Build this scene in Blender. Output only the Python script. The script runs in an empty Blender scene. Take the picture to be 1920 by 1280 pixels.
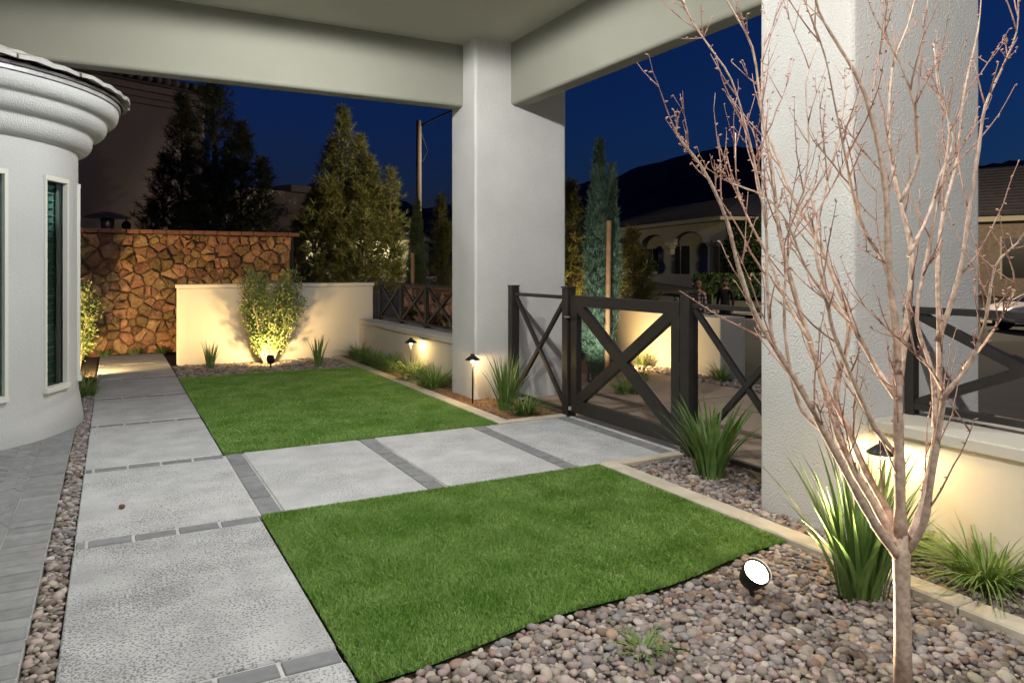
import bpy, bmesh, math, random
import numpy as np
from mathutils import Vector, Matrix

R = math.radians
rng = random.Random(7)
nr = np.random.default_rng(7)
sc = bpy.context.scene
col = sc.collection

# ------------------------------------------------------------------ camera, sky, exposure
YAW = 28.2
cam_d = bpy.data.cameras.new('camera')
cam = bpy.data.objects.new('camera', cam_d)
col.objects.link(cam)
cam.location = (0, 0, 1.4)
cam.rotation_euler = (R(90), 0, R(-YAW))
cam_d.sensor_fit = 'HORIZONTAL'
cam_d.sensor_width = 36
cam_d.lens = 26.21
cam_d.shift_y = -0.0719
cam_d.clip_end = 5000
cam_d.clip_start = 0.05
sc.camera = cam

world = bpy.data.worlds.new('World')
sc.world = world
world.use_nodes = True
wn = world.node_tree.nodes
wl = world.node_tree.links
wn.clear()
wo = wn.new('ShaderNodeOutputWorld')
bg = wn.new('ShaderNodeBackground')
sky = wn.new('ShaderNodeTexSky')
sky.sky_type = 'NISHITA'
sky.sun_disc = False
sky.sun_elevation = R(-0.6)
sky.sun_rotation = R(120)
sky.ozone_density = 6.0
sky.air_density = 1.0
sky.dust_density = 0.3
bg.inputs['Strength'].default_value = 0.11
wl.new(sky.outputs[0], bg.inputs['Color'])
wl.new(bg.outputs[0], wo.inputs['Surface'])

sc.view_settings.view_transform = 'Standard'
sc.view_settings.look = 'None'
sc.view_settings.exposure = 1.05
sc.view_settings.gamma = 1.0
sc.view_settings.use_curve_mapping = False
sc.cycles.use_denoising = True
sc.cycles.max_bounces = 6
sc.cycles.diffuse_bounces = 4
sc.cycles.glossy_bounces = 3
sc.cycles.transparent_max_bounces = 8
sc.cycles.caustics_reflective = False
sc.cycles.caustics_refractive = False
sc.cycles.sample_clamp_indirect = 4.0

FX, FY = math.sin(R(YAW)), math.cos(R(YAW))
def W(lat, d, z=0.0):
    """a place given by metres to the right of and ahead of the viewpoint"""
    return Vector((FY * lat + FX * d, -FX * lat + FY * d, z))

# ------------------------------------------------------------------ materials
MATS = {}
def mat(name, color, rough=0.85, var=0.0, vscale=6.0, bump=0.0, bscale=80.0, rand=0.0, hue=0.0, metal=0.0,
        specks=None, color2=None, spec=0.4, bdist=0.01, detail=4.0):
    if name in MATS:
        return MATS[name]
    m = bpy.data.materials.new(name)
    m.use_nodes = True
    nt = m.node_tree
    N, L = nt.nodes, nt.links
    b = N['Principled BSDF']
    b.inputs['Roughness'].default_value = rough
    b.inputs['Metallic'].default_value = metal
    b.inputs['Specular IOR Level'].default_value = spec
    b.inputs['Base Color'].default_value = (*color, 1)
    geo = N.new('ShaderNodeNewGeometry')
    pos = geo.outputs['Position']
    cur = None
    def rgb(c):
        n = N.new('ShaderNodeRGB'); n.outputs[0].default_value = (*c, 1); return n.outputs[0]
    def mix(fac, a, bb, mode='MIX'):
        n = N.new('ShaderNodeMix'); n.data_type = 'RGBA'; n.blend_type = mode
        if isinstance(fac, float): n.inputs[0].default_value = fac
        else: L.new(fac, n.inputs[0])
        L.new(a, n.inputs[6]); L.new(bb, n.inputs[7]); return n.outputs[2]
    def noise(scale, det=4.0, rgh=0.55):
        n = N.new('ShaderNodeTexNoise'); n.inputs['Scale'].default_value = scale
        n.inputs['Detail'].default_value = det; n.inputs['Roughness'].default_value = rgh
        L.new(pos, n.inputs['Vector']); return n.outputs['Fac']
    def ramp(x, a, bb):
        n = N.new('ShaderNodeMapRange'); n.inputs[1].default_value = a; n.inputs[2].default_value = bb
        L.new(x, n.inputs[0]); return n.outputs[0]
    cur = rgb(color)
    if color2 is not None:
        cur = mix(ramp(noise(vscale, detail), 0.35, 0.65), cur, rgb(color2))
    elif var > 0:
        d = rgb(tuple(c * (1 - var) for c in color)); e = rgb(tuple(min(1, c * (1 + var)) for c in color))
        cur = mix(ramp(noise(vscale, detail), 0.3, 0.7), d, e)
    if rand > 0 or hue > 0:
        oi = N.new('ShaderNodeObjectInfo')
        h = N.new('ShaderNodeHueSaturation')
        mr = N.new('ShaderNodeMapRange'); mr.inputs[3].default_value = 1 - rand; mr.inputs[4].default_value = 1 + rand
        L.new(oi.outputs['Random'], mr.inputs[0]); L.new(mr.outputs[0], h.inputs['Value'])
        if hue > 0:
            fr = N.new('ShaderNodeMath'); fr.operation = 'MULTIPLY'; fr.inputs[1].default_value = 7.31
            L.new(oi.outputs['Random'], fr.inputs[0])
            f2 = N.new('ShaderNodeMath'); f2.operation = 'FRACT'; L.new(fr.outputs[0], f2.inputs[0])
            mh = N.new('ShaderNodeMapRange'); mh.inputs[3].default_value = 0.5 - hue; mh.inputs[4].default_value = 0.5 + hue
            L.new(f2.outputs[0], mh.inputs[0]); L.new(mh.outputs[0], h.inputs['Hue'])
        L.new(cur, h.inputs['Color']); cur = h.outputs[0]
    if specks:
        scale, thr, dark, lowscale = specks
        n1 = noise(scale, 2.0, 0.6); n2 = noise(lowscale, 3.0)
        ad = N.new('ShaderNodeMath'); ad.operation = 'MULTIPLY_ADD'; ad.inputs[1].default_value = 0.36
        L.new(n2, ad.inputs[0]); L.new(n1, ad.inputs[2])
        s = ramp(ad.outputs[0], thr, thr + 0.05)
        cur = mix(s, cur, rgb(tuple(c * dark for c in color)))
    L.new(cur, b.inputs['Base Color'])
    if bump > 0:
        bn = N.new('ShaderNodeBump'); bn.inputs['Strength'].default_value = bump
        bn.inputs['Distance'].default_value = bdist
        L.new(noise(bscale, 3.0, 0.6), bn.inputs['Height']); L.new(bn.outputs[0], b.inputs['Normal'])
    MATS[name] = m
    return m

def emit(name, color, strength):
    m = bpy.data.materials.new(name); m.use_nodes = True
    b = m.node_tree.nodes['Principled BSDF']
    b.inputs['Base Color'].default_value = (*color, 1)
    b.inputs['Emission Color'].default_value = (*color, 1)
    b.inputs['Emission Strength'].default_value = strength
    return m

def leafmat(name, c1, c2, scale=9.0, rough=0.5, rand=0.15):
    m = mat(name, c1, rough=rough, color2=c2, vscale=scale, rand=rand, detail=2.0)
    b = m.node_tree.nodes['Principled BSDF']
    nt = m.node_tree
    out = nt.nodes['Material Output']
    tr = nt.nodes.new('ShaderNodeBsdfTranslucent')
    src = b.inputs['Base Color'].links[0].from_socket
    nt.links.new(src, tr.inputs['Color'])
    mx = nt.nodes.new('ShaderNodeMixShader'); mx.inputs[0].default_value = 0.25
    nt.links.new(b.outputs[0], mx.inputs[1]); nt.links.new(tr.outputs[0], mx.inputs[2])
    nt.links.new(mx.outputs[0], out.inputs['Surface'])
    return m

STUCCO = mat('stucco_white', (0.60, 0.59, 0.565), 0.92, var=0.09, vscale=1.3, bump=0.8, bscale=75, bdist=0.012)
STUCCO_CREAM = mat('stucco_cream', (0.56, 0.52, 0.44), 0.92, var=0.06, vscale=1.2, bump=0.25, bscale=140, bdist=0.004)
STUCCO_GREY = mat('stucco_house', (0.50, 0.515, 0.52), 0.92, var=0.07, vscale=1.3, bump=0.8, bscale=85, bdist=0.010)
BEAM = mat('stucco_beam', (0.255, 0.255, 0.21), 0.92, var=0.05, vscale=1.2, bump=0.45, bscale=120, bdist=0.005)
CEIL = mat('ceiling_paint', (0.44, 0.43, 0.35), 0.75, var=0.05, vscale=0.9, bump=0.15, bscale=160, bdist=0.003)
CONC = mat('concrete_slab', (0.44, 0.445, 0.45), 0.85, var=0.16, vscale=4.0, bump=0.35, bscale=150, bdist=0.004,
           specks=(100.0, 0.762, 0.38, 1.7), rand=0.04)
CONC_PIT = mat('pitted_concrete_slab', (0.40, 0.405, 0.41), 0.88, var=0.18, vscale=5.0, bump=0.5, bscale=110, bdist=0.005,
           specks=(95.0, 0.71, 0.42, 2.2), rand=0.03)
PAVER = mat('grey_paver', (0.20, 0.205, 0.215), 0.85, var=0.15, vscale=14, bump=0.3, bscale=160, rand=0.12, bdist=0.004)
PAVER2 = mat('border_paver', (0.235, 0.24, 0.245), 0.88, var=0.16, vscale=14, bump=0.35, bscale=160, rand=0.10, bdist=0.004)
GROUT = mat('grout', (0.46, 0.46, 0.45), 0.95, var=0.15, vscale=20)
KERB = mat('kerb_concrete', (0.50, 0.45, 0.36), 0.9, var=0.14, vscale=6, bump=0.3, bscale=120, bdist=0.004)
SOIL = mat('soil', (0.07, 0.05, 0.035), 1.0, var=0.3, vscale=14, bump=0.6, bscale=60)
MULCH = mat('bark_mulch', (0.16, 0.085, 0.045), 0.95, color2=(0.28, 0.17, 0.09), vscale=30)
TURFBASE = mat('turf_backing', (0.04, 0.12, 0.025), 0.95, var=0.2, vscale=30)
TURF = leafmat('turf_blade', (0.17, 0.33, 0.05), (0.29, 0.46, 0.12), scale=3.0, rough=0.36)
STONE = mat('wall_stone', (0.25, 0.135, 0.065), 0.92, color2=(0.37, 0.235, 0.125), vscale=9, bump=1.0, bscale=22, bdist=0.035, rand=0.42, hue=0.022)
MORTAR = mat('stone_mortar', (0.15, 0.095, 0.06), 1.0, var=0.3, vscale=12)
BRICK = mat('cap_brick', (0.25, 0.12, 0.08), 0.9, var=0.2, vscale=20, bump=0.4, bscale=90, rand=0.15)
METAL = mat('bronze_metal', (0.035, 0.031, 0.028), 0.42, metal=0.3, var=0.1, vscale=12)
BLACKMET = mat('black_fixture', (0.02, 0.02, 0.02), 0.45, metal=0.4)
BARK = mat('bare_bark', (0.60, 0.46, 0.36), 0.75, color2=(0.36, 0.25, 0.19), vscale=45, bump=0.5, bscale=120, bdist=0.003)
TWIG = mat('red_twig', (0.44, 0.27, 0.21), 0.7, color2=(0.28, 0.155, 0.115), vscale=30)
PBARK = mat('pine_bark', (0.10, 0.07, 0.045), 0.95, var=0.3, vscale=14, bump=0.6, bscale=40)
STAKE = mat('stake_wood', (0.36, 0.21, 0.10), 0.85, var=0.2, vscale=10)
LEAF_STRAP = leafmat('strap_leaf', (0.10, 0.19, 0.045), (0.16, 0.25, 0.065), 14)
LEAF_LIRI = leafmat('clump_leaf', (0.12, 0.22, 0.045), (0.21, 0.29, 0.085), 18)
LEAF_SHRUB = leafmat('shrub_leaf', (0.12, 0.18, 0.045), (0.20, 0.25, 0.085), 12)
LEAF_PINE = leafmat('pine_needle', (0.10, 0.115, 0.028), (0.17, 0.175, 0.045), 3)
LEAF_DPINE = leafmat('dark_pine_needle', (0.03, 0.045, 0.018), (0.055, 0.07, 0.025), 3)
LEAF_CYP = leafmat('cypress_leaf', (0.09, 0.17, 0.11), (0.15, 0.24, 0.165), 8)
LEAF_HEDGE = leafmat('hedge_leaf', (0.035, 0.07, 0.02), (0.06, 0.10, 0.03), 4)
PEB = mat('pebble', (0.235, 0.19, 0.16), 0.55, color2=(0.30, 0.255, 0.225), vscale=16, rand=0.6, hue=0.05)
def pebble_mix():
    m = mat('pebble_mixed', (0.33, 0.28, 0.25), 0.6)
    nt = m.node_tree; N, L = nt.nodes, nt.links
    at = N.new('ShaderNodeAttribute'); at.attribute_name = 'tint'
    L.new(at.outputs['Color'], N['Principled BSDF'].inputs['Base Color'])
    return m
PEBMIX = pebble_mix()
ASPHALT = mat('asphalt', (0.05, 0.05, 0.052), 0.9, var=0.25, vscale=1.5, bump=0.3, bscale=60)
LAND = mat('dry_land', (0.10, 0.09, 0.065), 1.0, color2=(0.05, 0.055, 0.035), vscale=0.12, bump=0.3, bscale=4)
WALK = mat('walkway', (0.38, 0.29, 0.22), 0.75, color2=(0.29, 0.22, 0.165), vscale=1.3, bump=0.35, bscale=30, rand=0.08)
ROCKHILL = mat('mountain_rock', (0.05, 0.042, 0.04), 1.0, color2=(0.03, 0.028, 0.028), vscale=0.02, bump=1.0, bscale=0.05, bdist=3.0)
ROOFT = mat('roof_tile_dark', (0.085, 0.08, 0.085), 0.9, var=0.2, vscale=3, rand=0.12)
ROOFG = mat('roof_tile_grey', (0.38, 0.375, 0.36), 0.85, var=0.2, vscale=9, bump=0.4, bscale=50, rand=0.12)
FLASH = mat('flashing', (0.36, 0.37, 0.38), 0.5, metal=0.3, var=0.15, vscale=9)
WINFRAME = mat('window_frame', (0.62, 0.63, 0.58), 0.5)
SHUTTER = mat('shutter_slat', (0.6, 0.6, 0.58), 0.5)
CURTAIN = mat('teal_curtain', (0.24, 0.46, 0.42), 0.9, var=0.25, vscale=9)
HWALL_D = mat('far_house_wall', (0.20, 0.165, 0.15), 0.95, var=0.06, vscale=1)
HWALL_N = mat('neighbour_wall', (0.46, 0.46, 0.34), 0.95, var=0.06, vscale=1)
HTRIM = mat('neighbour_trim', (0.5, 0.48, 0.36), 0.9)
DARKIN = mat('dark_opening', (0.015, 0.018, 0.018), 0.3)
FBRICK = mat('neighbour_brick', (0.27, 0.22, 0.17), 0.95, var=0.2, vscale=6, rand=0.15)
POT = mat('pale_pot', (0.42, 0.41, 0.38), 0.8, var=0.1)

def glass():
    m = bpy.data.materials.new('window_glass'); m.use_nodes = True
    nt = m.node_tree; N, L = nt.nodes, nt.links
    N.remove(N['Principled BSDF'])
    t = N.new('ShaderNodeBsdfTransparent'); t.inputs[0].default_value = (0.75, 0.9, 0.86, 1)
    g = N.new('ShaderNodeBsdfGlossy'); g.inputs['Roughness'].default_value = 0.03
    f = N.new('ShaderNodeFresnel'); f.inputs[0].default_value = 1.5
    mx = N.new('ShaderNodeMixShader')
    L.new(f.outputs[0], mx.inputs[0]); L.new(t.outputs[0], mx.inputs[1]); L.new(g.outputs[0], mx.inputs[2])
    L.new(mx.outputs[0], N['Material Output'].inputs['Surface'])
    return m
GLASS = glass()

# ------------------------------------------------------------------ builders
def woff(o):
    v = Vector((0, 0, 0))
    while o is not None:
        v = v + o.location; o = o.parent
    return v

def finish(name, me, m, parent, smooth, origin):
    me.materials.append(m)
    o = bpy.data.objects.new(name, me)
    col.objects.link(o)
    n = len(me.vertices)
    co = np.empty(n * 3, np.float32); me.vertices.foreach_get('co', co); co = co.reshape(-1, 3)
    if parent is not None:
        off = np.array(woff(parent), np.float32); o.parent = parent
    else:
        if origin is None:
            mn, mx = co.min(0), co.max(0); origin = ((mn[0] + mx[0]) / 2, (mn[1] + mx[1]) / 2, mn[2])
        off = np.array(origin, np.float32); o.location = origin
    co -= off
    me.vertices.foreach_set('co', co.ravel())
    if smooth:
        me.polygons.foreach_set('use_smooth', np.ones(len(me.polygons), bool))
    me.update()
    return o

class MB:
    def __init__(s): s.v = []; s.f = []
    def add(s, vs, fs):
        k = len(s.v); s.v += [tuple(v) for v in vs]; s.f += [tuple(i + k for i in f) for f in fs]; return s
    def box(s, x0, x1, y0, y1, z0, z1):
        return s.add([(x0, y0, z0), (x1, y0, z0), (x1, y1, z0), (x0, y1, z0), (x0, y0, z1), (x1, y0, z1), (x1, y1, z1), (x0, y1, z1)],
                     [(3, 2, 1, 0), (4, 5, 6, 7), (0, 1, 5, 4), (1, 2, 6, 5), (2, 3, 7, 6), (3, 0, 4, 7)])
    def cbox(s, x0, x1, y0, y1, z0, z1, b):
        """box with chamfered edges"""
        bm = bmesh.new(); bmesh.ops.create_cube(bm, size=1)
        for v in bm.verts:
            v.co = Vector(((x0 + x1) / 2 + v.co.x * (x1 - x0), (y0 + y1) / 2 + v.co.y * (y1 - y0), (z0 + z1) / 2 + v.co.z * (z1 - z0)))
        bmesh.ops.bevel(bm, geom=bm.edges[:], offset=b, segments=1, affect='EDGES')
        bm.verts.index_update()
        s.add([v.co[:] for v in bm.verts], [[v.index for v in f.verts] for f in bm.faces]); bm.free(); return s
    def bar(s, p, q, w, h, side=(1, 0, 0)):
        """rectangular bar from p to q; w across 'side', h the other way"""
        p, q = Vector(p), Vector(q); d = (q - p).normalized(); sd = Vector(side); sd = (sd - d * sd.dot(d)).normalized(); up = d.cross(sd)
        vs = []
        for e in (p, q):
            for a, b in ((-1, -1), (1, -1), (1, 1), (-1, 1)):
                vs.append(e + sd * (a * w / 2) + up * (b * h / 2))
        return s.add(vs, [(3, 2, 1, 0), (4, 5, 6, 7), (0, 1, 5, 4), (1, 2, 6, 5), (2, 3, 7, 6), (3, 0, 4, 7)])
    def tube(s, pts, rad, n=8, cap=True):
        pts = [Vector(p) for p in pts]; rings = []
        ref = Vector((0.31, 0.77, 0.55))
        k0 = len(s.v)
        for i, p in enumerate(pts):
            d = (pts[min(i + 1, len(pts) - 1)] - pts[max(i - 1, 0)]).normalized()
            a = ref - d * ref.dot(d)
            if a.length < 1e-3: a = Vector((1, 0, 0)) - d * d.x
            a.normalize(); b = d.cross(a); r = rad[i] if hasattr(rad, '__len__') else rad
            for j in range(n):
                t = 2 * math.pi * j / n
                s.v.append(tuple(p + a * (math.cos(t) * r) + b * (math.sin(t) * r)))
        for i in range(len(pts) - 1):
            for j in range(n):
                a = k0 + i * n + j; b = k0 + i * n + (j + 1) % n
                s.f.append((a, b, b + n, a + n))
        if cap:
            s.f.append(tuple(k0 + j for j in reversed(range(n)))); e = k0 + (len(pts) - 1) * n
            s.f.append(tuple(e + j for j in range(n)))
        return s
    def lathe(s, prof, c, n=32, a0=0.0, a1=2 * math.pi):
        full = abs(a1 - a0 - 2 * math.pi) < 1e-6
        m = n if full else n + 1; k0 = len(s.v)
        for r, z in prof:
            for j in range(m):
                t = a0 + (a1 - a0) * j / n
                s.v.append((c[0] + r * math.cos(t), c[1] + r * math.sin(t), (c[2] if len(c) > 2 else 0) + z))
        for i in range(len(prof) - 1):
            for j in range(n):
                a = k0 + i * m + j; b = k0 + i * m + ((j + 1) % m if full else j + 1)
                s.f.append((a, b, b + m, a + m))
        return s
    def build(s, name, m, parent=None, smooth=False, origin=None, bevel=0.0):
        me = bpy.data.meshes.new(name); me.from_pydata(s.v, [], s.f); me.update()
        o = finish(name, me, m, parent, smooth, origin)
        if bevel > 0:
            md = o.modifiers.new('bevel', 'BEVEL'); md.width = bevel; md.segments = 2; md.limit_method = 'ANGLE'
        return o

def npmesh(name, V, F, m, parent=None, smooth=False, tint=None, origin=None):
    """fast mesh from arrays; F is (n,3) or (n,4)"""
    me = bpy.data.meshes.new(name)
    V = np.asarray(V, np.float32); F = np.asarray(F, np.int32); k = F.shape[1]
    me.vertices.add(len(V)); me.vertices.foreach_set('co', V.ravel())
    me.loops.add(F.size); me.loops.foreach_set('vertex_index', F.ravel())
    me.polygons.add(len(F)); me.polygons.foreach_set('loop_start', np.arange(0, F.size, k, dtype=np.int32))
    me.update(calc_edges=True)
    if tint is not None:
        a = me.color_attributes.new('tint', 'FLOAT_COLOR', 'POINT')
        a.data.foreach_set('color', np.concatenate([tint, np.ones((len(tint), 1))], 1).astype(np.float32).ravel())
    return finish(name, me, m, parent, smooth, origin)

def tag(o, label=None, cat=None, group=None, kind=None):
    if label: o['label'] = label
    if cat: o['category'] = cat
    if group: o['group'] = group
    if kind: o['kind'] = kind
    return o

def thing(name, loc, label, cat, group=None):
    o = bpy.data.objects.new(name, None); col.objects.link(o); o.location = loc; o.empty_display_size = 0.2
    return tag(o, label, cat, group)

def structure(o): o['kind'] = 'structure'; return o

def lamp(name, kind, loc, power, color, parent=None, aim=None, size=0.03, spot=None, blend=0.5):
    d = bpy.data.lights.new(name, kind); d.energy = power; d.color = color
    if kind in ('POINT', 'SPOT'): d.shadow_soft_size = size
    if kind == 'SPOT': d.spot_size = R(spot or 90); d.spot_blend = blend
    o = bpy.data.objects.new(name, d); col.objects.link(o)
    if parent is not None: o.parent = parent; o.location = Vector(loc) - woff(parent)
    else: o.location = loc
    if aim is not None:
        o.rotation_euler = (Vector(aim) - Vector(loc)).to_track_quat('-Z', 'Y').to_euler()
    return o

WARM = (1.0, 0.66, 0.27)
WARM2 = (1.0, 0.80, 0.55)
COOL = (0.99, 0.98, 0.95)

# ------------------------------------------------------------------ layout constants (metres)
PX0, PX1 = -0.17, 0.732           # main path
TX1 = 3.06                        # turf right edge
KX0, KX1 = 3.063, 3.19            # kerb
CX0, CX1 = 3.40, 4.54             # columns
FARC = (7.17, 7.80); NEARC = (2.585, 3.22)
RAILX = 3.83
ZC = 3.84; ZB = 3.17
TUR = (-1.78, 8.06); TR = 1.50

# ------------------------------------------------------------------ terrain, street, mountains
def tz(x, y):
    s = FX * x + FY * y
    pts = [(-400, -0.09), (14.6, -0.09), (20.5, -0.64), (26, -0.6), (53, 0.68), (80, 0.72), (200, 1.6), (3000, 3)]
    for (a, za), (b, zb) in zip(pts, pts[1:]):
        if s <= b:
            t = (s - a) / (b - a); t = t * t * (3 - 2 * t) if b < 100 else t
            return za + (zb - za) * t
    return 3
def terrain():
    ss = [-60, -20, -5, 5, 10, 13, 14.6] + [14.6 + 0.6 * i for i in range(1, 21)] + [28, 31, 35, 40, 45, 50, 55, 65, 80, 110, 160, 240, 400, 800, 1600]
    ls = [-1200, -400, -150, -80, -50, -35, -25, -18, -12, -8, -4, 0, 4, 8, 12, 16, 20, 25, 30, 40, 60, 90, 160, 400, 1200]
    v = []; f = []
    for d in ss:
        for l in ls:
            p = W(l, d); v.append((p.x, p.y, tz(p.x, p.y)))
    n = len(ls)
    for i in range(len(ss) - 1):
        for j in range(n - 1):
            a = i * n + j; f.append((a, a + 1, a + n + 1, a + n))
    structure(npmesh('ground', v, f, LAND, smooth=True, origin=(0, 0, 0)))
    # street: strip sheets following the ground
    def strip(name, pts, wd, m, dz):
        v = []; f = []
        P = [Vector((*W(*p).xy, 0)) for p in pts]; Q = []
        for a, b in zip(P, P[1:]):
            k = max(2, int((b - a).length / 1.5))
            Q += [a.lerp(b, i / k) for i in range(k)]
        Q.append(P[-1])
        for i, p in enumerate(Q):
            d = (Q[min(i + 1, len(Q) - 1)] - Q[max(i - 1, 0)]).normalized(); sd = Vector((d.y, -d.x, 0))
            for k in range(7):
                q = p + sd * wd * (k / 6 - 0.5); v.append((q.x, q.y, tz(q.x, q.y) + dz))
        for i in range(len(Q) - 1):
            for k in range(6):
                a = i * 7 + k; f.append((a, a + 1, a + 8, a + 7))
        return structure(npmesh(name, v, f, m, smooth=True))
    strip('street', [(42, 14), (20, 19.5), (9, 23), (1, 27), (-6, 38), (-10, 60), (-12, 100)], 8.5, ASPHALT, 0.03)
    strip('pavement', [(40, 18.5), (20, 25.0), (11, 28.6), (4, 33), (-0.5, 41), (-4.5, 60)], 1.4, mat('pavement', (0.22, 0.21, 0.19), 0.9, var=0.1, vscale=2), 0.13)
terrain()

def mountain(name, prof, dist, seed):
    g = random.Random(seed); v = []; f = []
    cols = []
    xs = [p[0] for p in prof]
    n = 90
    for i in range(n + 1):
        px = xs[0] + (xs[-1] - xs[0]) * i / n
        for (a, za), (b, zb) in zip(prof, prof[1:]):
            if a <= px <= b:
                y = za + (zb - za) * (px - a) / (b - a); break
        y += g.uniform(-2.2, 2.2)
        r = (px - 960) / 1398; hgt = 1.4 + (502 - y) * dist / 1398
        rowz = []
        for k, (fr, hh) in enumerate([(0.72, 0.0), (0.80, 0.28), (0.87, 0.5), (0.94, 0.78), (1.0, 1.0), (1.1, 0.7), (1.25, 0.0)]):
            d = dist * fr; p = W(r * d, d)
            j = g.uniform(-0.05, 0.05) * hgt if 0 < k < 4 else 0
            v.append((p.x, p.y, max(1.0, hgt * hh + j) if k not in (0, 6) else 0.5))
    for i in range(n):
        for k in range(6):
            a = i * 7 + k; f.append((a, a + 7, a + 8, a + 1))
    structure(npmesh(name, v, f, ROCKHILL))
mountain('mountain', [(940, 372), (1058, 350), (1110, 338), (1150, 334), (1185, 318), (1240, 302), (1290, 291), (1330, 279), (1365, 276), (1410, 276), (1450, 284), (1500, 300), (1600, 310), (1750, 330), (1900, 300), (2300, 350)], 900, 3)
mountain('hill', [(380, 400), (470, 372), (560, 348), (640, 338), (700, 350), (735, 366), (777, 388), (800, 392), (840, 383), (900, 372), (1000, 380), (1080, 400)], 420, 5)

# ------------------------------------------------------------------ garden floor
soil = structure(MB().box(-3.3, 4.9, -6, 13.85, -0.3, -0.045).build('garden_soil', SOIL))
# main path: slabs and rows of pavers
path = structure(MB().box(PX0 + 0.004, PX1 - 0.004, -1.6, 13.55, -0.2, -0.009).build('path', GROUT))
ROW = 0.115
rows_y = [4.41 + 1.535 * k for k in range(-4, 6)]
rows_y = [-1.55, 0.02, 1.30, 2.74, 4.41, 5.97, 7.60, 9.13, 10.62, 12.2, 13.55]
def slab(x0, x1, y0, y1, parent):
    return MB().cbox(x0, x1, y0, y1, -0.12, rng.uniform(-0.002, 0.001), 0.006).build('slab', CONC_PIT if y1 < 4.5 and x1 < 1 else CONC, parent)
def brick_obj(x0, x1, y0, y1, parent, m=PAVER, z=-0.002, name='brick'):
    return MB().cbox(x0, x1, y0, y1, -0.07, z + rng.uniform(-0.003, 0.002), 0.004).build(name, m, parent)
for a, b in zip(rows_y, rows_y[1:]):
    y1 = b - (ROW if b < 13 else 0)
    slab(PX0, PX1, a + 0.004, y1 - 0.004, path)
    if b < 13:
        x = PX0
        first = 0.055
        xs = [PX0, PX0 + 0.055] + [PX0 + 0.055 + 0.2117 * k for k in range(1, 5)]
        for u, w in zip(xs, xs[1:]):
            brick_obj(u + 0.008, min(w, PX1) - 0.008, y1 + 0.012, b - 0.012, path)
# cross path to the gate
cross = structure(MB().box(PX1 - 0.002, 3.95, 4.42, 5.94, -0.2, -0.009).build('cross_path', GROUT))
cy0, cy1 = 4.412, 5.948
edges = [PX1 + 0.005, 1.76, 2.78, 3.66]
for i, e in enumerate(edges):
    k = 9
    for j in range(k):
        w = (cy1 - cy0) / k
        brick_obj(e + 0.012, e + 0.128, cy0 + j * w + 0.006, cy0 + (j + 1) * w - 0.006, cross)
    if i < 3:
        slab(e + 0.138, edges[i + 1] + 0.002, cy0, cy1, cross)
# threshold beyond the bricks
slab(3.80, 3.98, cy0, cy1, cross)

# kerbs
def kerb(y0, y1, name='kerb'):
    root = tag(bpy.data.objects.new(name, None)); col.objects.link(root); root.location = (KX0, y0, 0); root['kind'] = 'structure'
    y = y0
    while y < y1 - 0.05:
        e = min(y + 1.22, y1)
        MB().cbox(KX0 + (0.0 if y < 9.5 else -0.0), KX1, y + 0.003, e - 0.003, -0.12, 0.012 + rng.uniform(-.002, .002), 0.008).build('kerb_block', KERB, root)
        y = e
    return root
kerb(-0.6, cy0 - 0.004); kerb(cy1 + 0.004, 11.75)
k = structure(MB().cbox(KX1 + 0.004, 3.78, cy1 + 0.004, cy1 + 0.10, -0.1, 0.012, 0.008).build('kerb', KERB))
k = structure(MB().cbox(KX1 + 0.004, 3.78, cy0 - 0.10, cy0 - 0.004, -0.1, 0.010, 0.008).build('kerb', KERB))

# turf
def turf(name, poly_x0, poly_x1, yfun0, yfun1, dens, h, wdt, label):
    x0, x1 = poly_x0, poly_x1
    base = MB()
    nb = 24
    vs = []; fs = []
    for i in range(nb + 1):
        x = x0 + (x1 - x0) * i / nb
        vs += [(x, yfun0(x), -0.012), (x, yfun1(x), -0.012)]
    for i in range(nb): fs.append((2 * i, 2 * i + 2, 2 * i + 3, 2 * i + 1))
    root = MB().add(vs, fs).build(name, TURFBASE)
    tag(root, label, 'turf', None, 'stuff')
    ymin = min(yfun0(x0), yfun0(x1)); ymax = max(yfun1(x0), yfun1(x1))
    n = int((x1 - x0) * (ymax - ymin) * dens)
    X = nr.uniform(x0, x1, n); Y = nr.uniform(ymin, ymax, n)
    f0 = np.vectorize(yfun0)(X); f1 = np.vectorize(yfun1)(X)
    k = (Y > f0) & (Y < f1); X, Y = X[k], Y[k]; n = len(X)
    ang = nr.uniform(0, 2 * np.pi, n); hh = h * nr.uniform(0.6, 1.1, n); lean = nr.uniform(0.15, 1.0, n) * h
    la = nr.uniform(0, 2 * np.pi, n); wv = wdt * nr.uniform(0.7, 1.3, n)
    wx, wy = np.cos(ang) * wv / 2, np.sin(ang) * wv / 2
    lx, ly = np.cos(la) * lean, np.sin(la) * lean
    Z0 = np.full(n, -0.012)
    A = np.stack([X - wx, Y - wy, Z0], 1); B = np.stack([X + wx, Y + wy, Z0], 1)
    C = np.stack([X + wx * .9 + lx * .35, Y + wy * .9 + ly * .35, Z0 + hh * .62], 1)
    D = np.stack([X - wx * .9 + lx * .35, Y - wy * .9 + ly * .35, Z0 + hh * .62], 1)
    E = np.stack([X + lx, Y + ly, Z0 + hh], 1)
    V = np.stack([A, B, C, D, E], 1).reshape(-1, 3)
    i = np.arange(n)[:, None] * 5
    F = np.concatenate([i + [0, 1, 2], i + [0, 2, 3], i + [3, 2, 4]], 0)
    o = npmesh('grass_blades', V, F, TURF, root); o['kind'] = 'stuff'
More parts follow.
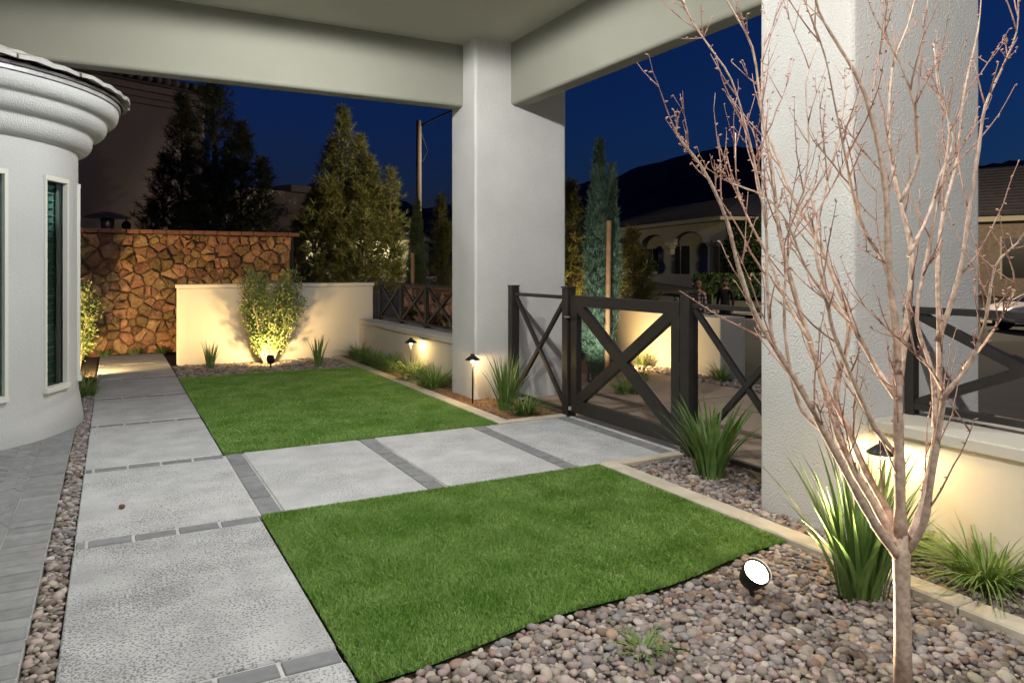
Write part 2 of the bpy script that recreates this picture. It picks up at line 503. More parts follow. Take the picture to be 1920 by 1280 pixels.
turf('turf_lawn', PX1 + 0.012, TX1 - 0.004, lambda x: 2.47 + (x - .73) * .10 + 0.025 * math.sin(x * 5), lambda x: cy0 - 0.012, 46000, 0.022, 0.0040,
     'rectangle of green artificial turf bordering the pebble bed and spotlight')
turf('turf_lawn', PX1 + 0.012, TX1 - 0.004, lambda x: cy1 + 0.012, lambda x: 10.37 + .02 * math.sin(x * 4), 15000, 0.024, 0.0055,
     'rectangle of green artificial turf in front of the freestanding pale wall')

# pebbles
def pebble_mesh(seed):
    g = random.Random(seed); bm = bmesh.new(); bmesh.ops.create_icosphere(bm, subdivisions=2, radius=1)
    sx, sy, sz = g.uniform(.85, 1.25), g.uniform(.65, .95), g.uniform(.42, .68)
    ph = [g.uniform(0, 6) for _ in range(6)]
    for v in bm.verts:
        c = v.co; k = 1 + .10 * math.sin(2.3 * c.x + ph[0]) + .09 * math.sin(2.7 * c.y + ph[1]) + .07 * math.sin(3.1 * c.z + 2 * c.x + ph[2])
        v.co = Vector((c.x * sx * k, c.y * sy * k, c.z * sz * k))
    me = bpy.data.meshes.new('pebble'); bm.to_mesh(me); bm.free()
    me.materials.append(PEB)
    me.polygons.foreach_set('use_smooth', np.ones(len(me.polygons), bool))
    return me
PM = [pebble_mesh(s) for s in range(14)]
PMV = []
for me in PM:
    a = np.empty(len(me.vertices) * 3, np.float32); me.vertices.foreach_get('co', a)
    fi = np.empty(len(me.polygons) * 3, np.int32); me.polygons.foreach_get('vertices', fi)
    PMV.append((a.reshape(-1, 3), fi.reshape(-1, 3)))
PAL = np.array([(.36, .30, .27), (.30, .26, .245), (.40, .33, .27), (.33, .22, .18), (.24, .23, .23), (.46, .41, .36), (.38, .27, .19), (.28, .23, .225), (.42, .35, .32), (.34, .30, .29)])
def pebbles(parent, inside, bx, size, seed, nsingle, layers=2, grey=0.0):
    """pebbles over an area; the nearest nsingle become objects, the rest one mesh"""
    g = random.Random(seed); x0, x1, y0, y1 = bx; pts = []
    for L in range(layers):
        st = size * (1.55 if L == 0 else 1.9)
        ny = int((y1 - y0) / st) + 1; nx = int((x1 - x0) / st) + 1
        for i in range(nx):
            for j in range(ny):
                x = x0 + (i + .5 * (j % 2) + g.uniform(-.35, .35)) * st; y = y0 + (j + g.uniform(-.35, .35)) * st
                if inside(x, y):
                    s = size * g.choice([.45, .6, .7, .8, .9, 1, 1.1, 1.3, 1.55])
                    pts.append((x, y, -0.03 + L * size * .75 + g.uniform(-.2, .25) * size, s))
    def vis(p):
        d = FX * p[0] + FY * p[1]; l = FY * p[0] - FX * p[1]
        if d < .5: return 1e9
        py = 502 + (1.4 - p[2]) * 1398 / d; px = 960 + l / d * 1398
        return d if (-10 < px < 1930 and py < 1290) else 1e6 + d
    pts.sort(key=lambda p: (vis(p) - p[2] * 6))
    for p in pts[:nsingle]:
        o = bpy.data.objects.new('pebble', g.choice(PM)); col.objects.link(o); o.parent = parent
        o.location = Vector(p[:3]) - woff(parent); o.scale = (p[3],) * 3
        o.rotation_euler = (g.uniform(-.4, .4), g.uniform(-.4, .4), g.uniform(0, 6.28))
    VV = []; FF = []; TT = []; k = 0
    for p in pts[nsingle:]:
        v, f = PMV[g.randrange(14)]
        M = np.array((Matrix.Rotation(g.uniform(0, 6.28), 3, 'Z') @ Matrix.Rotation(g.uniform(-.4, .4), 3, 'X'))) * p[3]
        VV.append(v @ M.T + np.array(p[:3])); FF.append(f + k); k += len(v)
        c = PAL[g.randrange(10)] * g.uniform(.4, 1.05); c = c * (1 - grey) + c.mean() * grey
        TT.append(np.repeat(c[None], len(v), 0))
    if VV:
        o = npmesh('pebbles', np.concatenate(VV), np.concatenate(FF), PEBMIX, parent, True, np.clip(np.concatenate(TT), 0, 1)); o['kind'] = 'stuff'
def bed(name, x0, x1, y0, y1, m=SOIL, z=-0.035):
    return structure(MB().add([(x0, y0, z), (x1, y0, z), (x1, y1, z), (x0, y1, z)], [(0, 1, 2, 3)]).build(name, m))
gb = bed('gravel_bed', PX1 + .01, KX0 - .003, -0.5, 2.9)
pebbles(gb, lambda x, y: PX1 + .02 < x < KX0 - .02 and y < 2.455 + (x - .73) * .10 + 0.025 * math.sin(x * 5) and (FY * x - FX * y) < 0.80 * (FX * x + FY * y) + .3 and FX * x + FY * y > 1.9,
        (PX1, KX0, 0.2, 2.75), 0.0185, 11, 300)
gb2 = bed('gravel_bed', KX1 + .003, 3.55, -0.5, cy0 - .1)
pebbles(gb2, lambda x, y: KX1 + .015 < x < 3.52 + (.3 if y > 3.25 else 0) and not (CX0 - .02 < x and NEARC[0] - .02 < y < NEARC[1] + .02) and y < cy0 - .12 and y > 1.0, (KX1, 3.85, 1.0, 4.4), 0.018, 12, 120)
gb3 = bed('gravel_strip', -0.285, PX0 - .002, -0.5, 10.2)
pebbles(gb3, lambda x, y: -0.275 < x < PX0 - .012, (-0.285, PX0, 1.2, 10.2), 0.016, 13, 280, grey=.3)
gb4 = bed('gravel_bed', .75, 3.05, 10.38, 11.8)
pebbles(gb4, lambda x, y: .76 < x < 3.04 and 10.40 < y < 11.8, (.75, 3.05, 10.4, 11.8), 0.026, 14, 0, layers=1)

# mulch
def chips(parent, x0, x1, y0, y1, n, seed, z=-0.03):
    g = np.random.default_rng(seed)
    X = g.uniform(x0, x1, n); Y = g.uniform(y0, y1, n); Z = z + g.uniform(0, .025, n); L = g.uniform(.012, .04, n); Wd = g.uniform(.004, .010, n)
    a = g.uniform(0, 6.28, n); t = g.uniform(-.5, .5, n)
    dx, dy, dz = np.cos(a) * L, np.sin(a) * L, np.sin(t) * L; wx, wy = -np.sin(a) * Wd, np.cos(a) * Wd
    P = [np.stack([X + sx * dx + sw * wx, Y + sx * dy + sw * wy, Z + sx * dz + zz], 1) for sx, sw, zz in ((-1, -1, 0), (1, -1, 0), (1, 1, 0), (-1, 1, 0), (-1, 0, .006), (1, 0, .006))]
    V = np.stack(P, 1).reshape(-1, 3); i = np.arange(n)[:, None] * 6
    F = np.concatenate([i + [0, 1, 5], i + [0, 5, 4], i + [3, 4, 5], i + [3, 5, 2], i + [0, 4, 3], i + [1, 2, 5]], 0)
    o = npmesh('bark_chips', V, F, MULCH, parent); o['kind'] = 'stuff'
mb = bed('mulch_bed', KX1 + .003, 3.60, cy1 + .1, 11.8, MULCH)
chips(mb, KX1 + .01, 3.52, cy1 + .11, 11.75, 9000, 3); chips(mb, 3.5, 3.8, cy1 + .11, 7.15, 900, 4)
mb2 = bed('planting_strip', -1.2, -0.20, 9.3, 13.6, SOIL, -0.03)

# left paving: soldier course and herringbone
lp = structure(MB().box(-2.4, -0.288, -1.0, 8.4, -0.2, -0.010).build('left_paving', mat('sand_joint', (0.42, 0.42, 0.41), .95, var=.15, vscale=20)))
y = 1.0
while y < 8.25:
    brick_obj(-0.492, -0.290, y + .005, y + .098, lp, PAVER2); y += 0.103
bw = 0.1; n_h = 0
c45 = math.cos(R(45))
def herring():
    global n_h
    cells = []
    for r in range(-60, 90):
        for q in range(-40, 40):
            u = r * bw + q * 2 * bw * 2; 
            cells.append((r * bw + q * 4 * bw, r * bw, 2 * bw, bw))
            cells.append((r * bw + 2 * bw + q * 4 * bw, r * bw - bw, bw, 2 * bw))
    for (u, v, du, dv) in cells:
        cu, cv = u + du / 2, v + dv / 2
        x = -1.2 + (cu - cv) * c45; yy = 3.5 + (cu + cv) * c45
        if not (-1.35 < x < -0.43 and 2.6 < yy < 7.3): continue
        # only what the view reaches
        d = FX * x + FY * yy; l = FY * x - FX * yy
        if l / d < -0.80: continue
        b = MB().cbox(-du / 2 + .003, du / 2 - .003, -dv / 2 + .003, dv / 2 - .003, -.06, rng.uniform(-.002, .002) - .003, .004)
        b.v = [(x + (p[0] - p[1]) * c45, yy + (p[0] + p[1]) * c45, p[2]) for p in b.v]
        if min(p[0] for p in b.v) > -.512: continue
        b.v = [(min(p[0], -.4985), p[1], p[2]) for p in b.v]
        b.build('brick', PAVER2, lp); n_h += 1
herring()

# ------------------------------------------------------------------ porch: ceiling, beams, columns, house wall
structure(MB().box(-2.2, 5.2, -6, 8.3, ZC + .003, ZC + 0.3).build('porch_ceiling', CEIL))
def roundbeam(name, x0, x1, y0, y1, z0, z1, label):
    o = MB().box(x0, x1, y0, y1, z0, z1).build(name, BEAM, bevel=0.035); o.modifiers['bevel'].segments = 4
    return tag(o, label, 'beam')
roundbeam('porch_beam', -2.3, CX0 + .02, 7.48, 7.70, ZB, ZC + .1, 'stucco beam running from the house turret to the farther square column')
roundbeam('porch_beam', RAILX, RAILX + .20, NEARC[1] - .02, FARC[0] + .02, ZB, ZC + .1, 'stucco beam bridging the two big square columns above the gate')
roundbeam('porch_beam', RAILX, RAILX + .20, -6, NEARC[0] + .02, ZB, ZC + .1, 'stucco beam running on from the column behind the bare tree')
for (ya, yb), lb in ((FARC, 'white stucco square column beside the gate and fence, path light at its foot'), (NEARC, 'white stucco square column right behind the bare branching tree')):
    o = MB().box(CX0, CX1, ya, yb, -0.1, ZC + .25).build('porch_column', STUCCO, bevel=0.03); o.modifiers['bevel'].segments = 4
    tag(o, lb, 'column')
hw = MB().box(-2.6, -2.0, -6, 7.0, -.1, ZC + .1).build('house_wall', STUCCO_GREY); tag(hw, 'grey stucco house wall adjoining the round turret', 'wall')

# porch ceiling downlights
for yy, pw, nm in ((5.45, 200, 'round recessed downlight in porch ceiling over the cross path'), (1.75, 150, 'round recessed downlight in porch ceiling over the near turf'), (-1.7, 330, 'round recessed downlight in porch ceiling behind the pebble bed')):
    t = thing('ceiling_downlight', (1.45, yy, ZC - .02), nm, 'downlight', 'recessed porch downlights')
    MB().lathe([(.055, .02), (.055, .006), (.085, .0), (.09, .012), (.09, .02)], (1.45, yy, ZC - .02), 24).build('trim_ring', WINFRAME, t, True)
    MB().lathe([(.0, .012), (.055, .012)], (1.45, yy, ZC - .02), 24).build('lens', emit('downlight_lens', (1, 1, 1), 6), t)
    lamp('downlight_lamp', 'SPOT', (1.45, yy, ZC - .03), pw, COOL, t, (1.45, yy, 0), 0.06, 180, 0.12)

# ------------------------------------------------------------------ turret
def turret():
    t = thing('round_turret', (*TUR, 0), 'round grey stucco house turret with tall windows and moulded cornice', 'turret')
    wins = [(-60, -45.5), (-32, -18.3), (-4.5, 9)]
    z0, z1 = 0.36, 2.17
    th = sorted(set([-180 + 4 * i for i in range(91)] + [a for w in wins for a in w]))
    zs = [-.1, .0, .12, .25, z0, z1, 2.48]
    rr = {-.1: TR + .045, .0: TR + .045, .12: TR + .03, .25: TR + .008}
    b = MB(); idx = {}
    def vid(i, k):
        if (i, k) not in idx:
            r = rr.get(zs[k], TR); a = R(th[i]); b.v.append((TUR[0] + r * math.cos(a), TUR[1] + r * math.sin(a), zs[k])); idx[(i, k)] = len(b.v) - 1
        return idx[(i, k)]
    for i in range(len(th) - 1):
        mid = (th[i] + th[i + 1]) / 2
        for k in range(len(zs) - 1):
            if zs[k] == z0 and any(a < mid < c for a, c in wins): continue
            b.f.append((vid(i, k), vid(i + 1, k), vid(i + 1, k + 1), vid(i, k + 1)))
    b.build('turret_wall', STUCCO_GREY, t, True)
    for a0, a1 in wins:
        def pt(a, r, z): return Vector((TUR[0] + r * math.cos(R(a)), TUR[1] + r * math.sin(R(a)), z))
        ri = TR - .085
        rv = MB()
        for a in (a0, a1): rv.add([pt(a, TR + .001, z0), pt(a, ri, z0), pt(a, ri, z1), pt(a, TR + .001, z1)], [(0, 1, 2, 3)])
        for z in (z0, z1): rv.add([pt(a0, TR + .001, z), pt(a1, TR + .001, z), pt(a1, ri, z), pt(a0, ri, z)], [(0, 1, 2, 3)])
        w = rv.build('window', STUCCO_GREY, t)
        fr = MB(); f = 1.5
        rf = TR + .004
        side = pt((a0 + a1) / 2, 1, 0) - Vector((*TUR, 0))
        side = Vector((side.x - 0, side.y, 0)).normalized()
        fr.bar(pt(a0 + .5, rf, z0), pt(a0 + .5, rf, z1), .04, .026, side); fr.bar(pt(a1 - .5, rf, z0), pt(a1 - .5, rf, z1), .04, .026, side)
        fr.bar(pt(a0, rf, z1 - .02), pt(a1, rf, z1 - .02), .048, .04, side); fr.bar(pt(a0, rf, z0 + .02), pt(a1, rf, z0 + .02), .07, .045, side)
        fr.build('window_frame', WINFRAME, w)
        MB().add([pt(a0, rf - .025, z0), pt(a1, rf - .025, z0), pt(a1, rf - .025, z1), pt(a0, rf - .025, z1)], [(0, 1, 2, 3)]).build('pane', GLASS, w)
        cu = MB(); n = 18
        for i in range(n):
            a = a0 - 1 + (a1 - a0 + 2) * i / n; c = a0 - 1 + (a1 - a0 + 2) * (i + 1) / n
            r1 = TR - .095 - .02 * (i % 2); r2 = TR - .095 - .02 * ((i + 1) % 2)
            cu.add([pt(a, r1, z0 - .05), pt(c, r2, z0 - .05), pt(c, r2, z1 + .05), pt(a, r1, z1 + .05)], [(0, 1, 2, 3)])
        cu.build('curtain', CURTAIN, w)
        z = z0 + .05
        am = a0 + (a1 - a0) * .66; as_ = a0 + (a1 - a0) * .36
        while z < z1 - .05:
            MB().bar(pt(as_, TR - .06, z), pt(am, TR - .06, z), .045, .007, (side.x, side.y, .55)).build('slat', SHUTTER, w); z += .062
    # cornice
    prof = [(TR - .01, 2.44), (TR + .015, 2.44)]
    def roll(r0, z0_, r1, z1_, n=7):
        return [(r0 + (r1 - r0) * (1 - math.cos(R(90) * i / n)) * .55 + (r1 - r0) * .45 * math.sin(R(90) * i / n), z0_ + (z1_ - z0_) * math.sin(R(90) * i / n) ** 1.0) for i in range(n + 1)]
    def bull(r, z, w, h, n=8):   # convex roll bulging outward/down
        return [(r + w * math.sin(R(90) * i / n), z + h * (1 - math.cos(R(90) * i / n))) for i in range(n + 1)]
    prof += bull(TR + .02, 2.45, .10, .12) + [(TR + .125, 2.60)] + bull(TR + .13, 2.605, .11, .11) + [(TR + .245, 2.735)] + bull(TR + .25, 2.74, .085, .085) + [(TR + .335, 2.86), (TR + .2, 2.90)]
    MB().lathe(prof, TUR, 96).build('cornice', STUCCO_GREY, t, True).data
    MB().lathe([(TR + .25, 2.862), (TR + .352, 2.866), (TR + .352, 2.90), (TR + .25, 2.915)], TUR, 96).build('flashing', FLASH, t)
    rf = MB().lathe([(TR + .37, 2.90), (TR + .37, 2.925), (.5, 3.30), (0.0, 3.42)], TUR, 64).build('roof', ROOFT, t)
    for cset, (ra, rb, za, zb, off) in enumerate(((TR + .43, TR + .08, 2.935, 3.03, 0), (TR + .12, TR - .28, 3.045, 3.155, 4.2))):
        a = -110 + off
        while a < 45:
            s = 8.2; g = rng.uniform(-.008, .008)
            q = MB(); a0, a1 = R(a + .12), R(a + s - .12)
            def pp(r, an, z): return (TUR[0] + r * math.cos(an), TUR[1] + r * math.sin(an), z)
            th_ = .032
            ro = ra + rng.uniform(-.015, .015)
            vs = []
            for an in (a0, (a0 + a1) / 2, a1):
                cr = .012 if an not in (a0, a1) else 0
                vs += [pp(ro, an, za + g + cr), pp(ro, an, za + th_ + g + cr), pp(rb, an, zb + th_ + cr), pp(rb, an, zb + cr)]
            q.add(vs, [(0, 1, 5, 4), (4, 5, 9, 8), (1, 2, 6, 5), (5, 6, 10, 9), (2, 3, 7, 6), (6, 7, 11, 10), (3, 0, 4, 7), (7, 4, 8, 11), (0, 3, 2, 1), (8, 9, 10, 11)])
            q.build('tile', ROOFG, rf); a += s
turret()

# ------------------------------------------------------------------ stone walls
def voronoi_cells(pts, box):
    x0, x1, y0, y1 = box; out = []
    P = np.array(pts)
    for i, p in enumerate(P):
        poly = [(x0, y0), (x1, y0), (x1, y1), (x0, y1)]
        d = ((P - p) ** 2).sum(1); order = np.argsort(d)[1:28]
        for j in order:
            q = P[j]; m = (p + q) / 2; nx, ny = q - p
            new = []
            for a, b in zip(poly, poly[1:] + poly[:1]):
                da = (a[0] - m[0]) * nx + (a[1] - m[1]) * ny; db = (b[0] - m[0]) * nx + (b[1] - m[1]) * ny
                if da <= 0: new.append(a)
                if (da < 0) != (db < 0) and da != db:
                    t = da / (da - db); new.append((a[0] + (b[0] - a[0]) * t, a[1] + (b[1] - a[1]) * t))
            poly = new
            if len(poly) < 3: break
        out.append(poly)
    return out
def stone_wall(wall, width, height, place, seed, n):
    """place(u, z, depth) -> world point; stones as children of wall"""
    g = random.Random(seed); pts = []
    tries = 0
    while len(pts) < n and tries < 60000:
        tries += 1
        p = (g.uniform(0, width), g.uniform(0, height)); r = g.choice([.05, .07, .10, .14, .20, .27, .34])
        if all((p[0] - q[0]) ** 2 + (p[1] - q[1]) ** 2 > (max(.06, (r + q[2]) * .52)) ** 2 for q in pts): pts.append((*p, r))
    cells = voronoi_cells([(p[0], p[1]) for p in pts], (0, width, 0, height))
    for poly in cells:
        if len(poly) < 3: continue
        c = Vector((sum(p[0] for p in poly) / len(poly), sum(p[1] for p in poly) / len(poly)))
        # drop near-duplicate corners, inset, roughen
        q = []
        for p in poly:
            if not q or (Vector(p) - Vector(q[-1])).length > .02: q.append(p)
        if len(q) < 3: continue
        ring = []
        for a, b in zip(q, q[1:] + q[:1]):
            a, b = Vector(a), Vector(b)
            for t in ((0.0, .3, .65) if (b - a).length > .15 else (0.0, .5) if (b - a).length > .07 else (0.0,)):
                p = a.lerp(b, t); d = c - p
                if d.length > .03: p = p + d.normalized() * g.uniform(.002, .009)
                p += Vector((g.uniform(-.012, .012), g.uniform(-.012, .012))); ring.append(p)
        m = len(ring); dep = g.uniform(.02, .11); tx, ty = g.uniform(-.12, .12), g.uniform(-.12, .12)
        vs = []; fs = []
        for sc_, dp in ((1.0, -.02), (.97, dep * .6), (.78, dep), (.4, dep * 1.08)):
            for p in ring:
                e = c + (p - c) * sc_
                vs.append(place(e.x, e.y, dp + ((e.x - c.x) * tx + (e.y - c.y) * ty if dp > 0 else 0) + (g.uniform(-.009, .009) if dp > .03 else 0)))
        vs.append(place(c.x, c.y, dep * 1.05 + g.uniform(-.01, .012)))
        for k in range(3):
            for i in range(m):
                a = k * m + i; b2 = k * m + (i + 1) % m; fs.append((a, b2, b2 + m, a + m))
        for i in range(m): fs.append((3 * m + i, 3 * m + (i + 1) % m, 4 * m))
        MB().add(vs, fs).build('stone', STONE, wall)
SWY = 13.8; SH = 1.96
sw = MB().box(-4.2, 2.86, SWY + .05, SWY + .35, -.2, SH).build('stone_wall', MORTAR)
tag(sw, 'tall rubble stone garden wall with red brick cap at the end of the path', 'wall')
stone_wall(sw, 4.0, SH + .02, lambda u, z, d: (-1.14 + u, SWY + .05 - d, z - .02), 21, 290)
x = -2.2
while x < 2.87:
    MB().cbox(x + .004, x + .196, SWY - .06, SWY + .38, SH + .005, SH + .075, .006).build('brick', BRICK, sw); x += .2
MB().box(2.863, 2.90, SWY + .0, SWY + .36, -.2, SH).build('end_post', BLACKMET, sw)
sw2 = MB().box(4.33, 4.6, 8.05, 11.95, -.4, 1.06).build('stone_wall', MORTAR)
tag(sw2, 'low rubble stone wall seen through the crossed railing', 'wall')
stone_wall(sw2, 3.9, 1.07, lambda u, z, d: (4.33 - d, 8.05 + u, z), 22, 110)
yb = 8.05
while yb < 11.9:
    MB().cbox(4.26, 4.62, yb + .004, yb + .196, 1.065, 1.125, .006).build('brick', BRICK, sw2); yb += .2

# ------------------------------------------------------------------ pale walls
WWY = 11.82
w = MB().box(.834, 3.76, WWY, WWY + .2, -.15, 1.10).build('freestanding_wall', STUCCO_CREAM, bevel=.012)
tag(w, 'smooth pale freestanding wall behind the uplit shrub', 'wall')
MB().box(.815, 3.78, WWY - .015, WWY + .215, 1.103, 1.16).build('wall_cap', STUCCO_CREAM, w, bevel=.01)
w = MB().box(3.53, 4.10, FARC[1] + .002, WWY - .002, -.15, .50).build('low_wall', STUCCO_CREAM)
tag(w, 'low pale wall carrying the crossed railing beyond the far column', 'wall')
MB().box(3.515, 4.115, FARC[1] + .004, WWY - .02, .503, .565).build('wall_cap', STUCCO_CREAM, w, bevel=.008)
w = MB().box(3.53, 4.10, -3.0, NEARC[0] - .002, -.15, .54).build('low_wall', STUCCO_CREAM)
tag(w, 'low pale wall glowing yellow beside the bare tree and hooded light', 'wall')
MB().box(3.515, 4.115, -3.0, NEARC[0] - .004, .543, .605).build('wall_cap', STUCCO_CREAM, w, bevel=.008)
w = MB().box(6.93, 7.15, 7.66, 10.6, -.3, .77).build('garden_wall', STUCCO_CREAM, bevel=.01)
tag(w, 'short pale wall across the walkway, lit from a corner, with end pier', 'wall')
MB().box(6.86, 7.30, 7.15, 7.66, -.3, .76).build('end_pier', STUCCO_CREAM, w, bevel=.012)

# ------------------------------------------------------------------ railings, fences, gate
def xrail(name, ys, z0, z1, label, cat='railing', first=True, last=True, t=.035):
    root = thing(name, (RAILX, min(ys), z0), label, cat)
    ya, yb = min(ys), max(ys)
    MB().box(RAILX - .025, RAILX + .025, ya, yb, z1 - .035, z1).build('top_rail', METAL, root, bevel=.003)
    MB().box(RAILX - .022, RAILX + .022, ya, yb, z0 + .03, z0 + .065).build('bottom_rail', METAL, root, bevel=.003)
    for y in ys:
        MB().box(RAILX - .026, RAILX + .026, y - .026, y + .026, z0, z1 + .003).build('post', METAL, root, bevel=.003)
    for a, b in zip(ys, ys[1:]):
        a_, b_ = a + .024, b - .024
        if b < a: a_, b_ = a - .024, b + .024
        MB().bar((RAILX, a_, z0 + .06), (RAILX, b_, z1 - .035), .030, t, (1, 0, 0)).build('brace', METAL, root)
        MB().bar((RAILX + .004, a_, z1 - .035), (RAILX + .004, b_, z0 + .06), .030, t, (1, 0, 0)).build('brace', METAL, root)
xrail('railing', [11.66, 10.65, 9.64, 8.63, 7.84], .567, 1.17, 'bronze crossed railing on the low wall beyond the far column')
xrail('railing', [NEARC[0] - .04, 1.4, .22, -.96], .607, 1.19, 'bronze crossed railing on the low wall behind the bare tree', t=.05)

def fence(ya, yb, label, post):
    root = thing('fence_panel', (RAILX, min(ya, yb), 0), label, 'fence')
    MB().box(RAILX - .022, RAILX + .022, min(ya, yb), max(ya, yb), 1.10, 1.135).build('top_rail', METAL, root, bevel=.003)
    MB().box(RAILX - .02, RAILX + .02, min(ya, yb), max(ya, yb), .03, .065).build('bottom_rail', METAL, root, bevel=.003)
    MB().bar((RAILX, ya, .065), (RAILX, yb, 1.10), .034, .042, (1, 0, 0)).build('brace', METAL, root, bevel=.003)
    MB().bar((RAILX + .004, ya, 1.10), (RAILX + .004, yb, .065), .034, .042, (1, 0, 0)).build('brace', METAL, root, bevel=.003)
    if post is not None:
        p = MB().box(RAILX - .045, RAILX + .045, post - .045, post + .045, -.05, 1.20).build('post', METAL, root, bevel=.004)
        MB().box(RAILX - .05, RAILX + .05, post - .05, post + .05, 1.2, 1.212).build('post_cap', METAL, p)
GY0, GY1 = 4.32, 6.0
fence(7.06, GY1 + .055, 'bronze crossed fence panel between gate and the column with hooded path light', 7.105)
fence(GY0 - .055, NEARC[1] + .0, 'bronze crossed fence panel between gate and the column behind the tree', None)
for y, lb in ((GY1, 'bronze gate post on the latch side of the gate'), (GY0, 'bronze gate post on the hinge side of the gate')):
    p = tag(MB().box(RAILX - .048, RAILX + .048, y - .048, y + .048, -.08, 1.205).build('gate_post', METAL, bevel=.004), lb, 'post')
    MB().box(RAILX - .053, RAILX + .053, y - .053, y + .053, 1.207, 1.222).build('post_cap', METAL, p)
g = thing('garden_gate', (RAILX, GY0, 0), 'wide bronze metal garden gate with bold crossed boards', 'gate')
ga, gb_ = GY0 + .075, GY1 - .075
for y in (ga, gb_): MB().box(RAILX - .03, RAILX + .03, min(y, y + (.1 if y == ga else -.1)), max(y, y + (.1 if y == ga else -.1)), .045, 1.14).build('stile', METAL, g, bevel=.004)
MB().box(RAILX - .029, RAILX + .029, ga + .1, gb_ - .1, 1.04, 1.139).build('top_rail', METAL, g, bevel=.004)
MB().box(RAILX - .029, RAILX + .029, ga + .1, gb_ - .1, .047, .165).build('bottom_rail', METAL, g, bevel=.004)
MB().bar((RAILX, ga + .08, .145), (RAILX, gb_ - .08, 1.06), .054, .10, (1, 0, 0)).build('brace', METAL, g, bevel=.004)
MB().bar((RAILX + .001, ga + .08, 1.06), (RAILX + .001, gb_ - .08, .145), .050, .10, (1, 0, 0)).build('brace', METAL, g, bevel=.004)
for z in (.25, .62, .98):
    MB().tube([(RAILX - .035, GY0 + .065, z - .05), (RAILX - .035, GY0 + .065, z + .05)], .012, 10).build('hinge', METAL, g)
l = MB().box(RAILX - .05, RAILX - .03, GY1 - .17, GY1 + .02, .93, .945).build('latch', METAL, g)
MB().tube([(RAILX - .06, GY1 - .10, .937), (RAILX - .06, GY1 - .02, .937)], .006, 8).build('latch_bolt', FLASH, l)
MB().tube([(RAILX - .05, GY1 - .10, .07), (RAILX - .05, GY1 - .10, .10)], .016, 10).build('drop_stop', FLASH, g)

# ------------------------------------------------------------------ garden lights
def path_light(x, y, h, label, power, z=-.03):
    t = thing('path_light', (x, y, z), label, 'path light', 'hooded path lights')
    MB().tube([(x, y, z), (x, y, h - .04)], .009, 10).build('stem', BLACKMET, t, True)
    MB().lathe([(.0, .045), (.022, .045), (.022, .028), (.03, .026), (.078, -.01), (.079, -.016), (.03, .015), (0, .016)], (x, y, h), 28).build('hood', BLACKMET, t, True)
    MB().lathe([(.0, -.042), (.016, -.042), (.018, .0), (.0, .003)], (x, y, h), 16).build('lens', emit('path_lens', (1, .8, .5), 14), t, True)
    for k in range(3):
        a = 2.1 * k + .5
        lamp('path_lamp', 'POINT', (x + .036 * math.cos(a), y + .036 * math.sin(a), h - .022), power / 3, WARM, t, size=.012)
path_light(3.30, 7.02, .46, 'hooded path light at the foot of the far column', 4)
path_light(3.36, 9.0, .46, 'hooded path light among grassy clumps under the crossed railing', 6)
path_light(3.36, 2.38, .50, 'hooded path light against the yellow-lit low wall behind the tree', 8)

def uplight(x, y, aim, label, power, z=0.0, r=.05, spot=110, lensw=25, name='spotlight', col_=WARM, blend=.7):
    t = thing(name, (x, y, -.04), label, 'spotlight', 'ground spotlights')
    p = Vector((x, y, z + .10)); d = (Vector(aim) - p).normalized()
    MB().tube([(x, y, -.04), tuple(p - d * .05)], .010, 8).build('stake', BLACKMET, t)
    b = MB(); b.tube([p - d * .06, p - d * .05, p - d * .02, p + d * .02], [r * .55, r * .85, r, r * 1.02], 20); b.build('housing', BLACKMET, t)
    q = d.to_track_quat('Z', 'Y')
    lens = MB(); lens.v = [tuple(p + d * .0215)] + [tuple(p + d * .0215 + q @ Vector((r * .93 * math.cos(2 * math.pi * k / 20), r * .93 * math.sin(2 * math.pi * k / 20), 0))) for k in range(20)]
    lens.f = [(0, k + 1, (k + 1) % 20 + 1) for k in range(20)]
    lens.build('lens', emit('spot_lens', (1, .86, .66), lensw), t)
    bz = MB(); bz.tube([p + d * .012, p + d * .034], [r * 1.1, r * 1.1], 20, False); bz.build('bezel', BLACKMET, t)
    lamp('spot_lamp', 'SPOT', p + d * .05, power, col_, t, p + d * 2, .03, spot, blend)
uplight(2.40, 2.30, (2.28, 1.35, 1.25), 'round spotlight shining among pebbles at the edge of the turf', 95, r=.055, spot=124, lensw=30, col_=WARM2, blend=.5)
uplight(1.98, 10.95, (2.02, 11.9, .75), 'dark round spotlight aimed at the shrub before the pale wall', 60, r=.055, spot=140)
uplight(-.42, 11.0, (0.15, 13.5, 1.5), 'lit spotlight among grasses under the leafy shrub by the turret', 170, r=.045, spot=150, lensw=20)
uplight(7.30, 10.70, (7.5, 11.1, 1.4), 'spotlight at the foot of the conifers beyond the gate', 130, r=.045, spot=140)
uplight(6.2, 8.5, (7.0, 8.3, .5), 'spotlight washing the short pale wall across the walkway', 40, r=.04, spot=150)

uplight(5.0, 7.35, (5.6, 8.05, 1.7), 'added fill spotlight brightening the staked cypress beyond the gate', 55, r=.04, spot=120, col_=(1, .95, .84))  # added fill, stands in for porch light reaching the cypress
